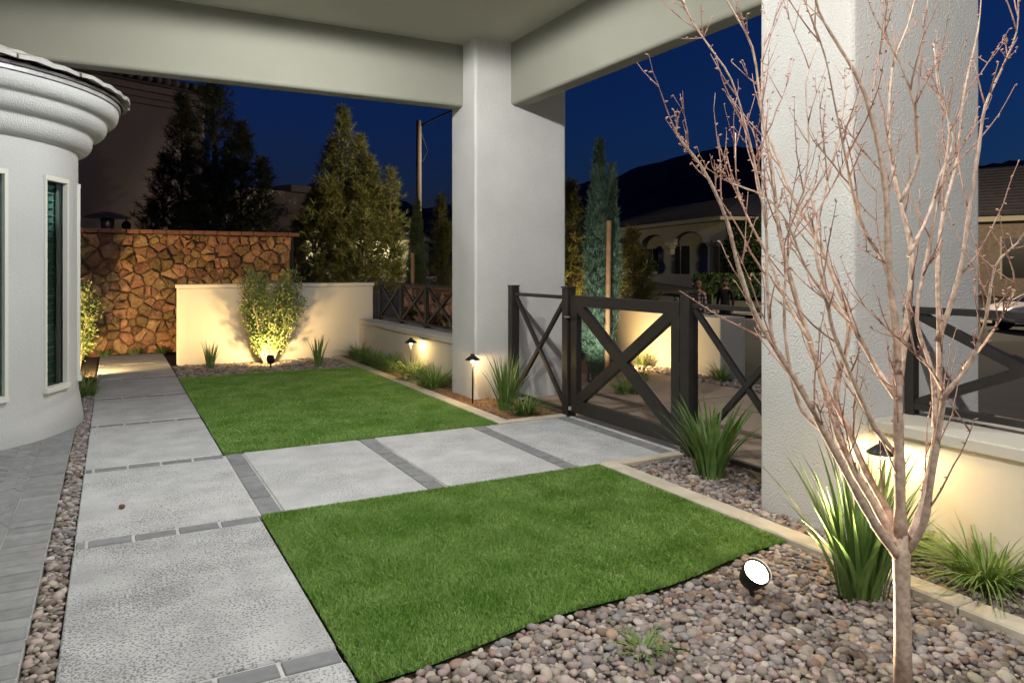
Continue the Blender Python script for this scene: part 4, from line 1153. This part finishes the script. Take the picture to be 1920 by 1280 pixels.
# ------------------------------------------------------------------ neighbour's house
def neighbour():
    zg = .60
    a = W(8.2, 61.0); b = W(12.9, 45.0); d = (b - a).normalized(); L = (b - a).length
    n = Vector((-d.y, d.x, 0))
    if n.dot(-a) < 0: n = -n
    t = thing('arched_house', (*(a + d * L / 2).xy, zg), 'long low house with arched porch and columns across the street', 'house')
    def pt(s, o, z): q = a + d * s + n * o; return Vector((q.x, q.y, z))
    def bx(s0, s1, o0, o1, z0, z1):
        return MB().add([pt(s0, o0, z0), pt(s1, o0, z0), pt(s1, o1, z0), pt(s0, o1, z0), pt(s0, o0, z1), pt(s1, o0, z1), pt(s1, o1, z1), pt(s0, o1, z1)],
                        [(3, 2, 1, 0), (4, 5, 6, 7), (0, 1, 5, 4), (1, 2, 6, 5), (2, 3, 7, 6), (3, 0, 4, 7)])
    bx(-6, L, -9, -2.4, zg - .5, 4.2).build('wall', HWALL_N, t)
    # porch front with arches
    zs, ze = zg + 2.35, 4.25
    bays = [(0.8, 4.2), (5.2, 9.2), (10.2, 14.2)]
    fw = MB(); cur = -1.0
    N_ = 14
    for s0, s1 in bays:
        fw.add([pt(cur, 0, zs), pt(s0, 0, zs), pt(s0, 0, ze), pt(cur, 0, ze)], [(0, 1, 2, 3)])
        vs = []
        for i in range(N_ + 1):
            th = math.pi * i / N_; s = (s0 + s1) / 2 - (s1 - s0) / 2 * math.cos(th); z = zs + .85 * math.sin(th)
            vs += [pt(s, 0, z), pt(s, 0, ze), pt(s, -.4, z)]
        fs = []
        for i in range(N_):
            k = 3 * i; fs += [(k, k + 3, k + 4, k + 1), (k, k + 2, k + 5, k + 3)]
        fw.add(vs, fs); cur = s1
    fw.add([pt(cur, 0, zs), pt(L, 0, zs), pt(L, 0, ze), pt(cur, 0, ze)], [(0, 1, 2, 3)])
    fw.build('arcade', HWALL_N, t)
    for s in (.0, 4.7, 9.7, 14.7):
        q = pt(s, -.2, 0)
        c = MB().lathe([(.30, zg), (.30, zg + .2), (.21, zg + .25), (.18, zs - .25), (.28, zs - .15), (.32, zs)], (q.x, q.y, 0), 16).build('column', HTRIM, t)
        MB().box(q.x - .36, q.x + .36, q.y - .36, q.y + .36, zs + .002, zs + .16).build('capital', HTRIM, c)
    for s0, s1, z1 in ((1.6, 3.4, 2.9), (5.8, 8.2, 3.0), (11, 13.4, 2.9)):
        w = bx(s0, s1, -2.42, -2.36, zg + .3, z1).build('window', DARKIN, t)
        bx((s0 + s1) / 2 - .04, (s0 + s1) / 2 + .04, -2.40, -2.33, zg + .3, z1).build('mullion', HTRIM, w)
    bx(-1.5, L + .6, -3, .75, ze + .003, ze + .25).build('fascia', HTRIM, t)
    rv = [pt(-7, 1.0, ze + .255), pt(L + 1, 1.0, ze + .255), pt(L + 1, -12, ze + .255), pt(-7, -12, ze + .255), pt(-1, -5.5, 6.5), pt(L - 5, -5.5, 6.5)]
    rf = MB().add(rv, [(0, 1, 5, 4), (1, 2, 5), (2, 3, 4, 5), (3, 0, 4), (3, 2, 1, 0)]).build('roof', ROOFT, t)
    for i in range(1, 14):   # tile courses
        f = i / 14
        p0 = rv[0].lerp(rv[4], f); p1 = rv[1].lerp(rv[5], f)
        MB().bar(p0 + Vector((0, 0, .02)), p1 + Vector((0, 0, .02)), .12, .05, n).build('tile_course', ROOFT, rf)
    bx(2.0, L + 4, 2.9, 3.3, zg - .7, zg + .42).build('planter_wall', HWALL_N, t)
    # right wing facing the street
    a2 = W(15.2, 47.0); b2 = W(30, 33.5); d2 = (b2 - a2).normalized(); L2 = (b2 - a2).length; n2 = Vector((-d2.y, d2.x, 0))
    if n2.dot(-a2) < 0: n2 = -n2
    t2 = thing('brick_wing_house', (*(a2 + d2 * L2 / 2).xy, .3), 'dark hipped-roof brick house wing with pale fascia behind the white car', 'house')
    def pt2(s, o, z): q = a2 + d2 * s + n2 * o; return Vector((q.x, q.y, z))
    def bx2(s0, s1, o0, o1, z0, z1):
        return MB().add([pt2(s0, o0, z0), pt2(s1, o0, z0), pt2(s1, o1, z0), pt2(s0, o1, z0), pt2(s0, o0, z1), pt2(s1, o0, z1), pt2(s1, o1, z1), pt2(s0, o1, z1)],
                        [(3, 2, 1, 0), (4, 5, 6, 7), (0, 1, 5, 4), (1, 2, 6, 5), (2, 3, 7, 6), (3, 0, 4, 7)])
    bx2(0, L2, -8, 0, -.6, 3.75).build('wall', FBRICK, t2)
    bx2(-.5, L2 + .5, -8.5, .6, 3.753, 4.05).build('fascia', HTRIM, t2)
    q = [pt2(-.9, .9, 4.055), pt2(L2 + .9, .9, 4.055), pt2(L2 + .9, -8.8, 4.055), pt2(-.9, -8.8, 4.055), pt2(4, -4, 7.0), pt2(L2 - 3, -4, 7.0)]
    r2 = MB().add(q, [(0, 1, 5, 4), (1, 2, 5), (2, 3, 4, 5), (3, 0, 4), (3, 2, 1, 0)]).build('roof', ROOFT, t2)
    for i in range(1, 16):
        p0 = q[0].lerp(q[4], i / 16); p1 = q[1].lerp(q[5], i / 16)
        MB().bar(p0 + Vector((0, 0, .02)), p1 + Vector((0, 0, .02)), .12, .05, n2).build('tile_course', ROOFT, r2)
    for s0, s1 in ((3.2, 5.0), (8, 10), (13.3, 15.0), (15.6, 17.2)):
        w = bx2(s0, s1, -.02, .05, .9, 2.9).build('window', DARKIN, t2)
        bx2(s0 - .1, s0, -.02, .09, .8, 3.0).build('frame', HTRIM, w); bx2(s1, s1 + .1, -.02, .09, .8, 3.0).build('frame', HTRIM, w)
    return pt, zg
npt, nzg = neighbour()

def leafball(c, rx, ry, rz, n, size, g, V, F):
    for _ in range(n):
        u = Vector((g.gauss(0, 1), g.gauss(0, 1), g.gauss(0, 1))).normalized(); k = g.uniform(.86, 1.02)
        p = Vector((c[0] + u.x * rx * k, c[1] + u.y * ry * k, c[2] + u.z * rz * k))
        d = (u + Vector((g.gauss(0, .6), g.gauss(0, .6), g.gauss(0, .6)))).normalized(); s = size * g.uniform(.6, 1.3)
        w = d.cross(Vector((g.gauss(0, 1), g.gauss(0, 1), g.gauss(0, 1)))).normalized() * s * .4
        k0 = len(V); V += [tuple(p), tuple(p + d * s * .5 + w), tuple(p + d * s), tuple(p + d * s * .5 - w)]; F.append((k0, k0 + 1, k0 + 2, k0 + 3))
def ballbush(p, balls, label, cat='shrub', name='topiary', pot=False, stem=None):
    g = random.Random(int(p.x * 100)); t = thing(name, (p.x, p.y, p.z), label, cat)
    V = []; F = []
    core = MB()
    for (dz, rx, rz) in balls:
        leafball((p.x, p.y, p.z + dz), rx, rx, rz, int(260 * rx * rx * 6) + 200, .16, g, V, F)
        core.lathe([(rx * .86 * math.sin(math.pi * i / 10), p.z + dz - rz * .86 * math.cos(math.pi * i / 10)) for i in range(11)], (p.x, p.y, 0), 18)
    npmesh('foliage', V, F, LEAF_HEDGE, t); core.build('inner_foliage', LEAF_HEDGE, t, True)
    if stem: MB().tube([(p.x, p.y, p.z), (p.x, p.y, p.z + stem)], .06, 7).build('stem', PBARK, t)
    if pot: MB().lathe([(0, p.z - .5), (.26, p.z - .5), (.36, p.z), (.39, p.z + .04), (.33, p.z + .05), (0, p.z + .03)], (p.x, p.y, 0), 16).build('pot', POT, t, True)
ballbush(npt(2.2, 1.6, nzg + .55), [(.55, .62, .38), (1.35, .5, .42)], 'two-tiered clipped topiary in pale pot at the far end of the arcade', pot=True, stem=1.2)
ballbush(npt(7.6, 1.6, nzg + .55), [(.55, .65, .40), (1.4, .55, .5)], 'two-tiered clipped topiary in pale pot before the middle arch', pot=True, stem=1.2)
ballbush(npt(10.2, 1.6, nzg + .5), [(.35, .38, .34)], 'small round plant in pale pot beside the porch column', pot=True)
q = W(14.6, 43.0, .3)
ballbush(Vector((q.x, q.y, .3)), [(1.9, 2.35, 2.1)], 'huge clipped dome-shaped bush in front of the arched house', name='dome_bush')
def hedge(a, b, wd, h, zg, label):
    g = random.Random(3); d = (b - a); L = d.length; d.normalize(); s = Vector((-d.y, d.x, 0)); V = []; F = []
    for _ in range(int(L * h * 260)):
        u, v, k = g.random() * L, g.uniform(-wd / 2, wd / 2), g.random()
        if g.random() < .6: z = zg + h * k; v = math.copysign(wd / 2, v)
        else: z = zg + h
        p = a + d * u + s * v + Vector((0, 0, 0)); p.z = z
        dd = Vector((g.gauss(0, 1), g.gauss(0, 1), g.gauss(.4, .8))).normalized(); sz = .14 * g.uniform(.6, 1.3); w = dd.cross(Vector((g.gauss(0, 1), g.gauss(0, 1), 1))).normalized() * sz * .4
        k0 = len(V); V += [tuple(p), tuple(p + dd * sz * .5 + w), tuple(p + dd * sz), tuple(p + dd * sz * .5 - w)]; F.append((k0, k0 + 1, k0 + 2, k0 + 3))
    m = (a + b) / 2; t = thing('hedge', (m.x, m.y, zg), label, 'hedge')
    npmesh('foliage', V, F, LEAF_HEDGE, t)
    x = MB(); x.bar(Vector((a.x, a.y, zg + h / 2)), Vector((b.x, b.y, zg + h / 2)), wd * .92, h * .96, tuple(s)); x.build('inner_foliage', LEAF_HEDGE, t)
hedge(W(9.2, 37.5), W(13.6, 35.5), 1.0, 1.1, -.05, 'low clipped hedge behind the two people')
hedge(W(6.9, 31), W(8.2, 30.5), .7, .7, -.35, 'short squared hedge seen just above the gate top')
# utility marker post
p = W(5.4, 24.5); zg = tz(p.x, p.y)
tag(MB().lathe([(.0, -.1), (.085, -.1), (.085, .98), (.06, 1.03), (0, 1.04)], (p.x, p.y, zg), 14).build('utility_marker', mat('marker_green', (.12, .22, .13), .6)), 'green round utility marker post seen above the gate', 'marker')

# lit house through the pine
p = W(-6.3, 27); zg = tz(p.x, p.y)
def lit_house():
    c = W(-14.5, 60); zg = tz(c.x, c.y) - .1
    t = thing('lit_garage_house', (c.x, c.y, zg), 'distant low house with brightly lit front glimpsed through the olive pine', 'house')
    r = W(1, 0); f = W(0, 1)
    def bx(l0, l1, d0, d1, z0, z1):
        P = [c + r * l + f * d for l, d in ((l0, d0), (l1, d0), (l1, d1), (l0, d1))]
        return MB().add([(*q.xy, z0) for q in P] + [(*q.xy, z1) for q in P], [(3, 2, 1, 0), (4, 5, 6, 7), (0, 1, 5, 4), (1, 2, 6, 5), (2, 3, 7, 6), (3, 0, 4, 7)])
    bx(-7, 7, 0, 7, zg, zg + 3).build('wall', HWALL_N, t)
    bx(-7.6, 7.6, -.7, 7.6, zg + 3.003, zg + 3.3).build('fascia', HTRIM, t)
    P = [c + r * l + f * d for l, d in ((-8, -1), (8, -1), (8, 8), (-8, 8), (-4, 3.5), (4, 3.5))]
    MB().add([(*q.xy, zg + 3.31) for q in P[:4]] + [(*q.xy, zg + 5.0) for q in P[4:]], [(0, 1, 5, 4), (1, 2, 5), (2, 3, 4, 5), (3, 0, 4), (3, 2, 1, 0)]).build('roof', ROOFT, t)
    for l in (-2.2, 1.0):
        w = bx(l, l + 2.4, -.05, .02, zg + .2, zg + 2.4).build('garage_door', HTRIM, t)
        for k in range(3): bx(l, l + 2.4, -.07, -.05, zg + .75 + .55 * k, zg + .78 + .55 * k).build('door_rib', HTRIM, w)
    for l in (-2.6, .6, 3.8):
        q = c + r * l - f * .25
        s = MB().box(q.x - .08, q.x + .08, q.y - .08, q.y + .08, zg + 2.1, zg + 2.35).build('wall_lamp', emit('wall_lamp_glow', (1, .85, .6), 25), t)
        lamp('wall_lamp_light', 'POINT', (q.x - f.x * .25, q.y - f.y * .25, zg + 2.2), 260, WARM2, t, size=.1)
lit_house()

# ------------------------------------------------------------------ cars
def car(c, heading, zg, body, label, name='parked_car'):
    t = thing(name, (c.x, c.y, zg), label, 'car')
    h = Vector((math.cos(heading), math.sin(heading), 0)); s = Vector((-h.y, h.x, 0))
    def pt(x, y, z): q = c + h * x + s * y; return (q.x, q.y, zg + z)
    # stations along the length: (x, half width low, z belt, half width top, z top)
    low = [(-2.3, .70, .42, .78), (-2.22, .84, .32, .93), (-1.6, .90, .27, .98), (-.6, .91, .26, .97), (.6, .91, .26, .95), (1.5, .90, .27, .90), (2.1, .83, .32, .78), (2.32, .62, .42, .62)]
    b = MB(); k = 7
    for x, w, z0, z1 in low:
        for y, z in ((-w * .9, z0), (-w, (z0 + z1) * .45), (-w * .97, z1 - .08), (0 - w * .86, z1), (w * .86, z1), (w * .97, z1 - .08), (w, (z0 + z1) * .45), (w * .9, z0)):
            b.v.append(pt(x, y, z))
    n = 8
    for i in range(len(low) - 1):
        for j in range(n):
            p0 = i * n + j; p1 = i * n + (j + 1) % n; b.f.append((p0, p1, p1 + n, p0 + n))
    b.f.append(tuple(range(n))[::-1]); b.f.append(tuple((len(low) - 1) * n + j for j in range(n)))
    bo = b.build('body', body, t, True, bevel=.02)
    cab = [(-1.95, .72, .96, .70, .97), (-1.15, .78, .96, .58, 1.40), (-.3, .80, .96, .60, 1.46), (.35, .80, .95, .58, 1.42), (1.25, .76, .90, .72, .92)]
    g = MB()
    for x, w, z0, w2, z1 in cab:
        for y, z in ((-w, z0), (-w2, z1), (w2, z1), (w, z0)): g.v.append(pt(x, y, z))
    for i in range(len(cab) - 1):
        for j in range(3):
            p0 = i * 4 + j; g.f.append((p0, p0 + 1, p0 + 5, p0 + 4))
    CG = mat('car_glass', (.012, .016, .018), .08, spec=.6)
    g.build('windows', CG, t)
    rf = MB()
    for x, w, z0, w2, z1 in cab[1:4]:
        for y, z in ((-w2 - .012, z1 - .03), (-w2 * .9, z1 + .022), (w2 * .9, z1 + .022), (w2 + .012, z1 - .03)): rf.v.append(pt(x, y, z))
    for i in range(2):
        for j in range(3):
            p0 = i * 4 + j; rf.f.append((p0, p0 + 1, p0 + 5, p0 + 4))
    rf.build('roof', body, t, True)
    for sd in (-1, 1):
        for (x0, z0_, x1, z1_) in ((-1.97, .97, -1.13, 1.42), (1.27, .91, .35, 1.44), (-.32, .95, -.30, 1.46)):
            MB().bar(pt(x0, sd * .765, z0_), pt(x1, sd * .592, z1_), .05, .04, tuple(h)).build('pillar', body, t)
        for x in (-1.42, 1.45):
            w = MB(); q0 = Vector(pt(x, sd * .72, .33)); q1 = Vector(pt(x, sd * .925, .33)); w.tube([q0, q1], .325, 22)
            ty = w.build('wheel', mat('tyre', (.02, .02, .02), .9), t)
            r2 = MB(); r2.tube([q1, Vector(pt(x, sd * .935, .33))], [.21, .19], 16); r2.build('rim', FLASH, ty)
        hl = MB(); hl.cbox(-.05, .05, -.16, .16, -.06, .06, .02); hl.v = [pt(2.2 + v[0], sd * .58 + v[1], .62 + v[2]) for v in hl.v]
        hl.build('headlight', mat('lamp_clear', (.6, .6, .6), .1), t)
        tl = MB(); tl.cbox(-.05, .05, -.16, .16, -.06, .06, .02); tl.v = [pt(-2.24 + v[0], sd * .60 + v[1], .78 + v[2]) for v in tl.v]
        tl.build('tail_light', mat('lamp_red', (.3, .01, .01), .2), t)
        m = MB(); m.cbox(-.08, .08, -.06, .06, -.05, .05, .02); m.v = [pt(.75 + v[0], sd * .98 + v[1], .98 + v[2]) for v in m.v]; m.build('mirror', body, t)
        for x in (-.25, .75):
            dh = MB(); dh.box(-.09, .09, -.012, .012, -.012, .012); dh.v = [pt(x - .3 + v[0], sd * .915 + v[1], .82 + v[2]) for v in dh.v]; dh.build('door_handle', FLASH, t)
p = W(17.3, 23.2); car(p, R(-YAW) + R(178), tz(p.x, p.y) + .03, mat('car_white', (.62, .63, .64), .25, spec=.6), 'white sedan parked on the street behind the right-hand railing')
p = W(-12.6, 75); car(p, R(70), tz(p.x, p.y) + .04, mat('car_black', (.02, .02, .022), .25, spec=.6), 'dark car on the distant street right of the olive pine')

# ------------------------------------------------------------------ people
def person(c, zg, hgt, facing, mats, label, hair, seed):
    t = thing('person', (c.x, c.y, zg), label, 'person')
    k = hgt / 1.75
    f = Vector((math.cos(facing), math.sin(facing), 0)); s = Vector((-f.y, f.x, 0))
    V = []; E = []; Rr = []
    def add(x, y, z, r, par=None):      # x forward, y left
        q = c + f * x * k + s * y * k; V.append((q.x, q.y, zg + z * k)); Rr.append(r * k if not isinstance(r, tuple) else (r[0] * k, r[1] * k))
        if par is not None: E.append((par, len(V) - 1))
        return len(V) - 1
    pel = add(0, 0, .95, (.15, .11)); wa = add(0, 0, 1.10, (.14, .10), pel); ch = add(.01, 0, 1.30, (.16, .115), wa); sh = add(0, 0, 1.43, (.11, .085), ch)
    nk = add(.01, 0, 1.51, .052, sh); h0 = add(.02, 0, 1.58, .072, nk); h1 = add(.025, 0, 1.655, .088, h0); h2 = add(.015, 0, 1.72, .065, h1)
    add(.115, 0, 1.625, .012, h1)      # nose
    for sd in (1, -1):
        add(.01, sd * .09, 1.635, .014, h1)   # ears
        a0 = add(0, sd * .175, 1.41, .062, sh); a1 = add(-.02, sd * .225, 1.14, .045, a0); a2 = add(.05, sd * .235, .90, .033, a1)
        pm = add(.06, sd * .23, .84, .034, a2)
        for i, (dx, ln) in enumerate(((-.025, .075), (-.008, .088), (.01, .083), (.026, .066))):
            b1 = add(.06 + dx, sd * .228, .80, .010, pm); add(.068 + dx, sd * .218, .80 - ln * .75, .008, b1)
        th = add(.10, sd * .215, .82, .010, pm); add(.112, sd * .205, .785, .009, th)
        l0 = add(0, sd * .095, .86, .095, pel); l1 = add(.02, sd * .10, .50, .062, l0); l2 = add(-.01 + .05 * sd, sd * .105, .10, .042, l1); l3 = add(.01 + .05 * sd, sd * .105, .045, .045, l2); add(.14 + .05 * sd, sd * .115, .035, .035, l3)
    me = bpy.data.meshes.new('body'); me.from_pydata(V, E, []); me.update()
    for m in mats: me.materials.append(m)
    o = bpy.data.objects.new('body', me); col.objects.link(o)
    sk = o.modifiers.new('skin', 'SKIN'); sd_ = o.modifiers.new('sub', 'SUBSURF'); sd_.levels = 2; sd_.render_levels = 2
    lay = me.skin_vertices[0].data
    for i, r in enumerate(Rr): lay[i].radius = r if isinstance(r, tuple) else (r, r)
    for q in lay: q.use_root = False
    lay[pel].use_root = True
    dg = bpy.context.evaluated_depsgraph_get(); ev = o.evaluated_get(dg); nm = bpy.data.meshes.new_from_object(ev)
    bpy.data.objects.remove(o)
    nm.materials.clear()
    for m in mats: nm.materials.append(m)
    skin, top, legs, shoe = range(4)
    for p in nm.polygons:
        p.use_smooth = True; ce = p.center; z = (ce.z - zg) / k; lat = abs((ce - c).dot(s)) / k
        if z > 1.47: p.material_index = skin
        elif z < .085: p.material_index = shoe
        elif lat > .185 and z < .90: p.material_index = skin
        elif z > .93 or (lat > .2 and z > .9): p.material_index = top
        else: p.material_index = legs
    o = bpy.data.objects.new('body', nm); col.objects.link(o); o.parent = t
    off = woff(t)
    for v in nm.vertices: v.co -= off
    hm = MB(); hc = c + f * .005 * k
    g = random.Random(seed)
    prof = [(0, 1.785), (.05, 1.778), (.083, 1.745), (.100, 1.70), (.102, 1.65)]
    n = 16
    for r, z in prof:
        for j in range(n):
            a = 2 * math.pi * j / n; fr = math.cos(a)
            zz = z - (.05 * max(0, -fr) if z < 1.72 else 0) + (.035 * max(0, fr) if z < 1.70 else 0)
            q = hc + (f * math.cos(a) + s * math.sin(a) * .92) * r * k; hm.v.append((q.x, q.y, zg + zz * k))
    for i in range(len(prof) - 1):
        for j in range(n):
            a = i * n + j; b = i * n + (j + 1) % n; hm.f.append((a, b, b + n, a + n))
    hm.build('hair', hair, t, True)
    fe = MB()
    for sdd in (1, -1):
        q = c + f * .103 * k + s * sdd * .032 * k; fe.tube([(q.x, q.y, zg + 1.652 * k), (q.x + f.x * .004, q.y + f.y * .004, zg + 1.652 * k)], .009 * k, 8)
    q = c + f * .099 * k; fe.bar((q.x - s.x * .022, q.y - s.y * .022, zg + 1.583 * k), (q.x + s.x * .022, q.y + s.y * .022, zg + 1.583 * k), .012, .008, tuple(f))
    fe.build('facial_features', mat('feature_dark', (.10, .04, .035), .6), t)
SKIN = mat('skin', (.45, .26, .19), .55)
def stripes():
    m = mat('striped_top', (.5, .42, .42), .9); nt = m.node_tree
    ge = nt.nodes.new('ShaderNodeNewGeometry'); sp = nt.nodes.new('ShaderNodeSeparateXYZ'); nt.links.new(ge.outputs['Position'], sp.inputs[0])
    ma = nt.nodes.new('ShaderNodeMath'); ma.operation = 'MULTIPLY'; ma.inputs[1].default_value = 9.0; nt.links.new(sp.outputs['Z'], ma.inputs[0])
    fr = nt.nodes.new('ShaderNodeMath'); fr.operation = 'FRACT'; nt.links.new(ma.outputs[0], fr.inputs[0])
    gt = nt.nodes.new('ShaderNodeMath'); gt.operation = 'GREATER_THAN'; gt.inputs[1].default_value = .5; nt.links.new(fr.outputs[0], gt.inputs[0])
    mx = nt.nodes.new('ShaderNodeMix'); mx.data_type = 'RGBA'; nt.links.new(gt.outputs[0], mx.inputs[0])
    mx.inputs[6].default_value = (.62, .55, .54, 1); mx.inputs[7].default_value = (.36, .17, .18, 1)
    nt.links.new(mx.outputs[2], nt.nodes['Principled BSDF'].inputs['Base Color']); return m
NAVY = mat('dark_clothes', (.025, .028, .035), .9); JEANS = mat('dark_jeans', (.04, .045, .06), .9); SHOE = mat('shoe', (.03, .03, .03), .7)
p = W(5.10, 20.4); person(p, tz(p.x, p.y) + .03, 1.63, R(200), [SKIN, stripes(), JEANS, SHOE], 'person in striped top walking on the street past the short wall', mat('hair_light', (.25, .17, .11), .8), 1)
p = W(5.92, 20.7); person(p, tz(p.x, p.y) + .03, 1.70, R(205), [SKIN, NAVY, NAVY, SHOE], 'person in dark clothes standing on the street behind the railing', mat('hair_dark', (.06, .045, .035), .8), 2)

# fallen leaf on the path
q = W(-3.0 * .94, 4.4)
q = Vector((.05, 4.9, 0))
lf = MB().lathe([(0, .0), (.014, .004), (.018, .012), (.012, .022), (0, .026)], (q.x, q.y, .0), 10).build('seed_pod', mat('seed_brown', (.14, .08, .04), .8), smooth=True)
tag(lf, 'small brown seed pod lying on the concrete path slab', 'seed pod')
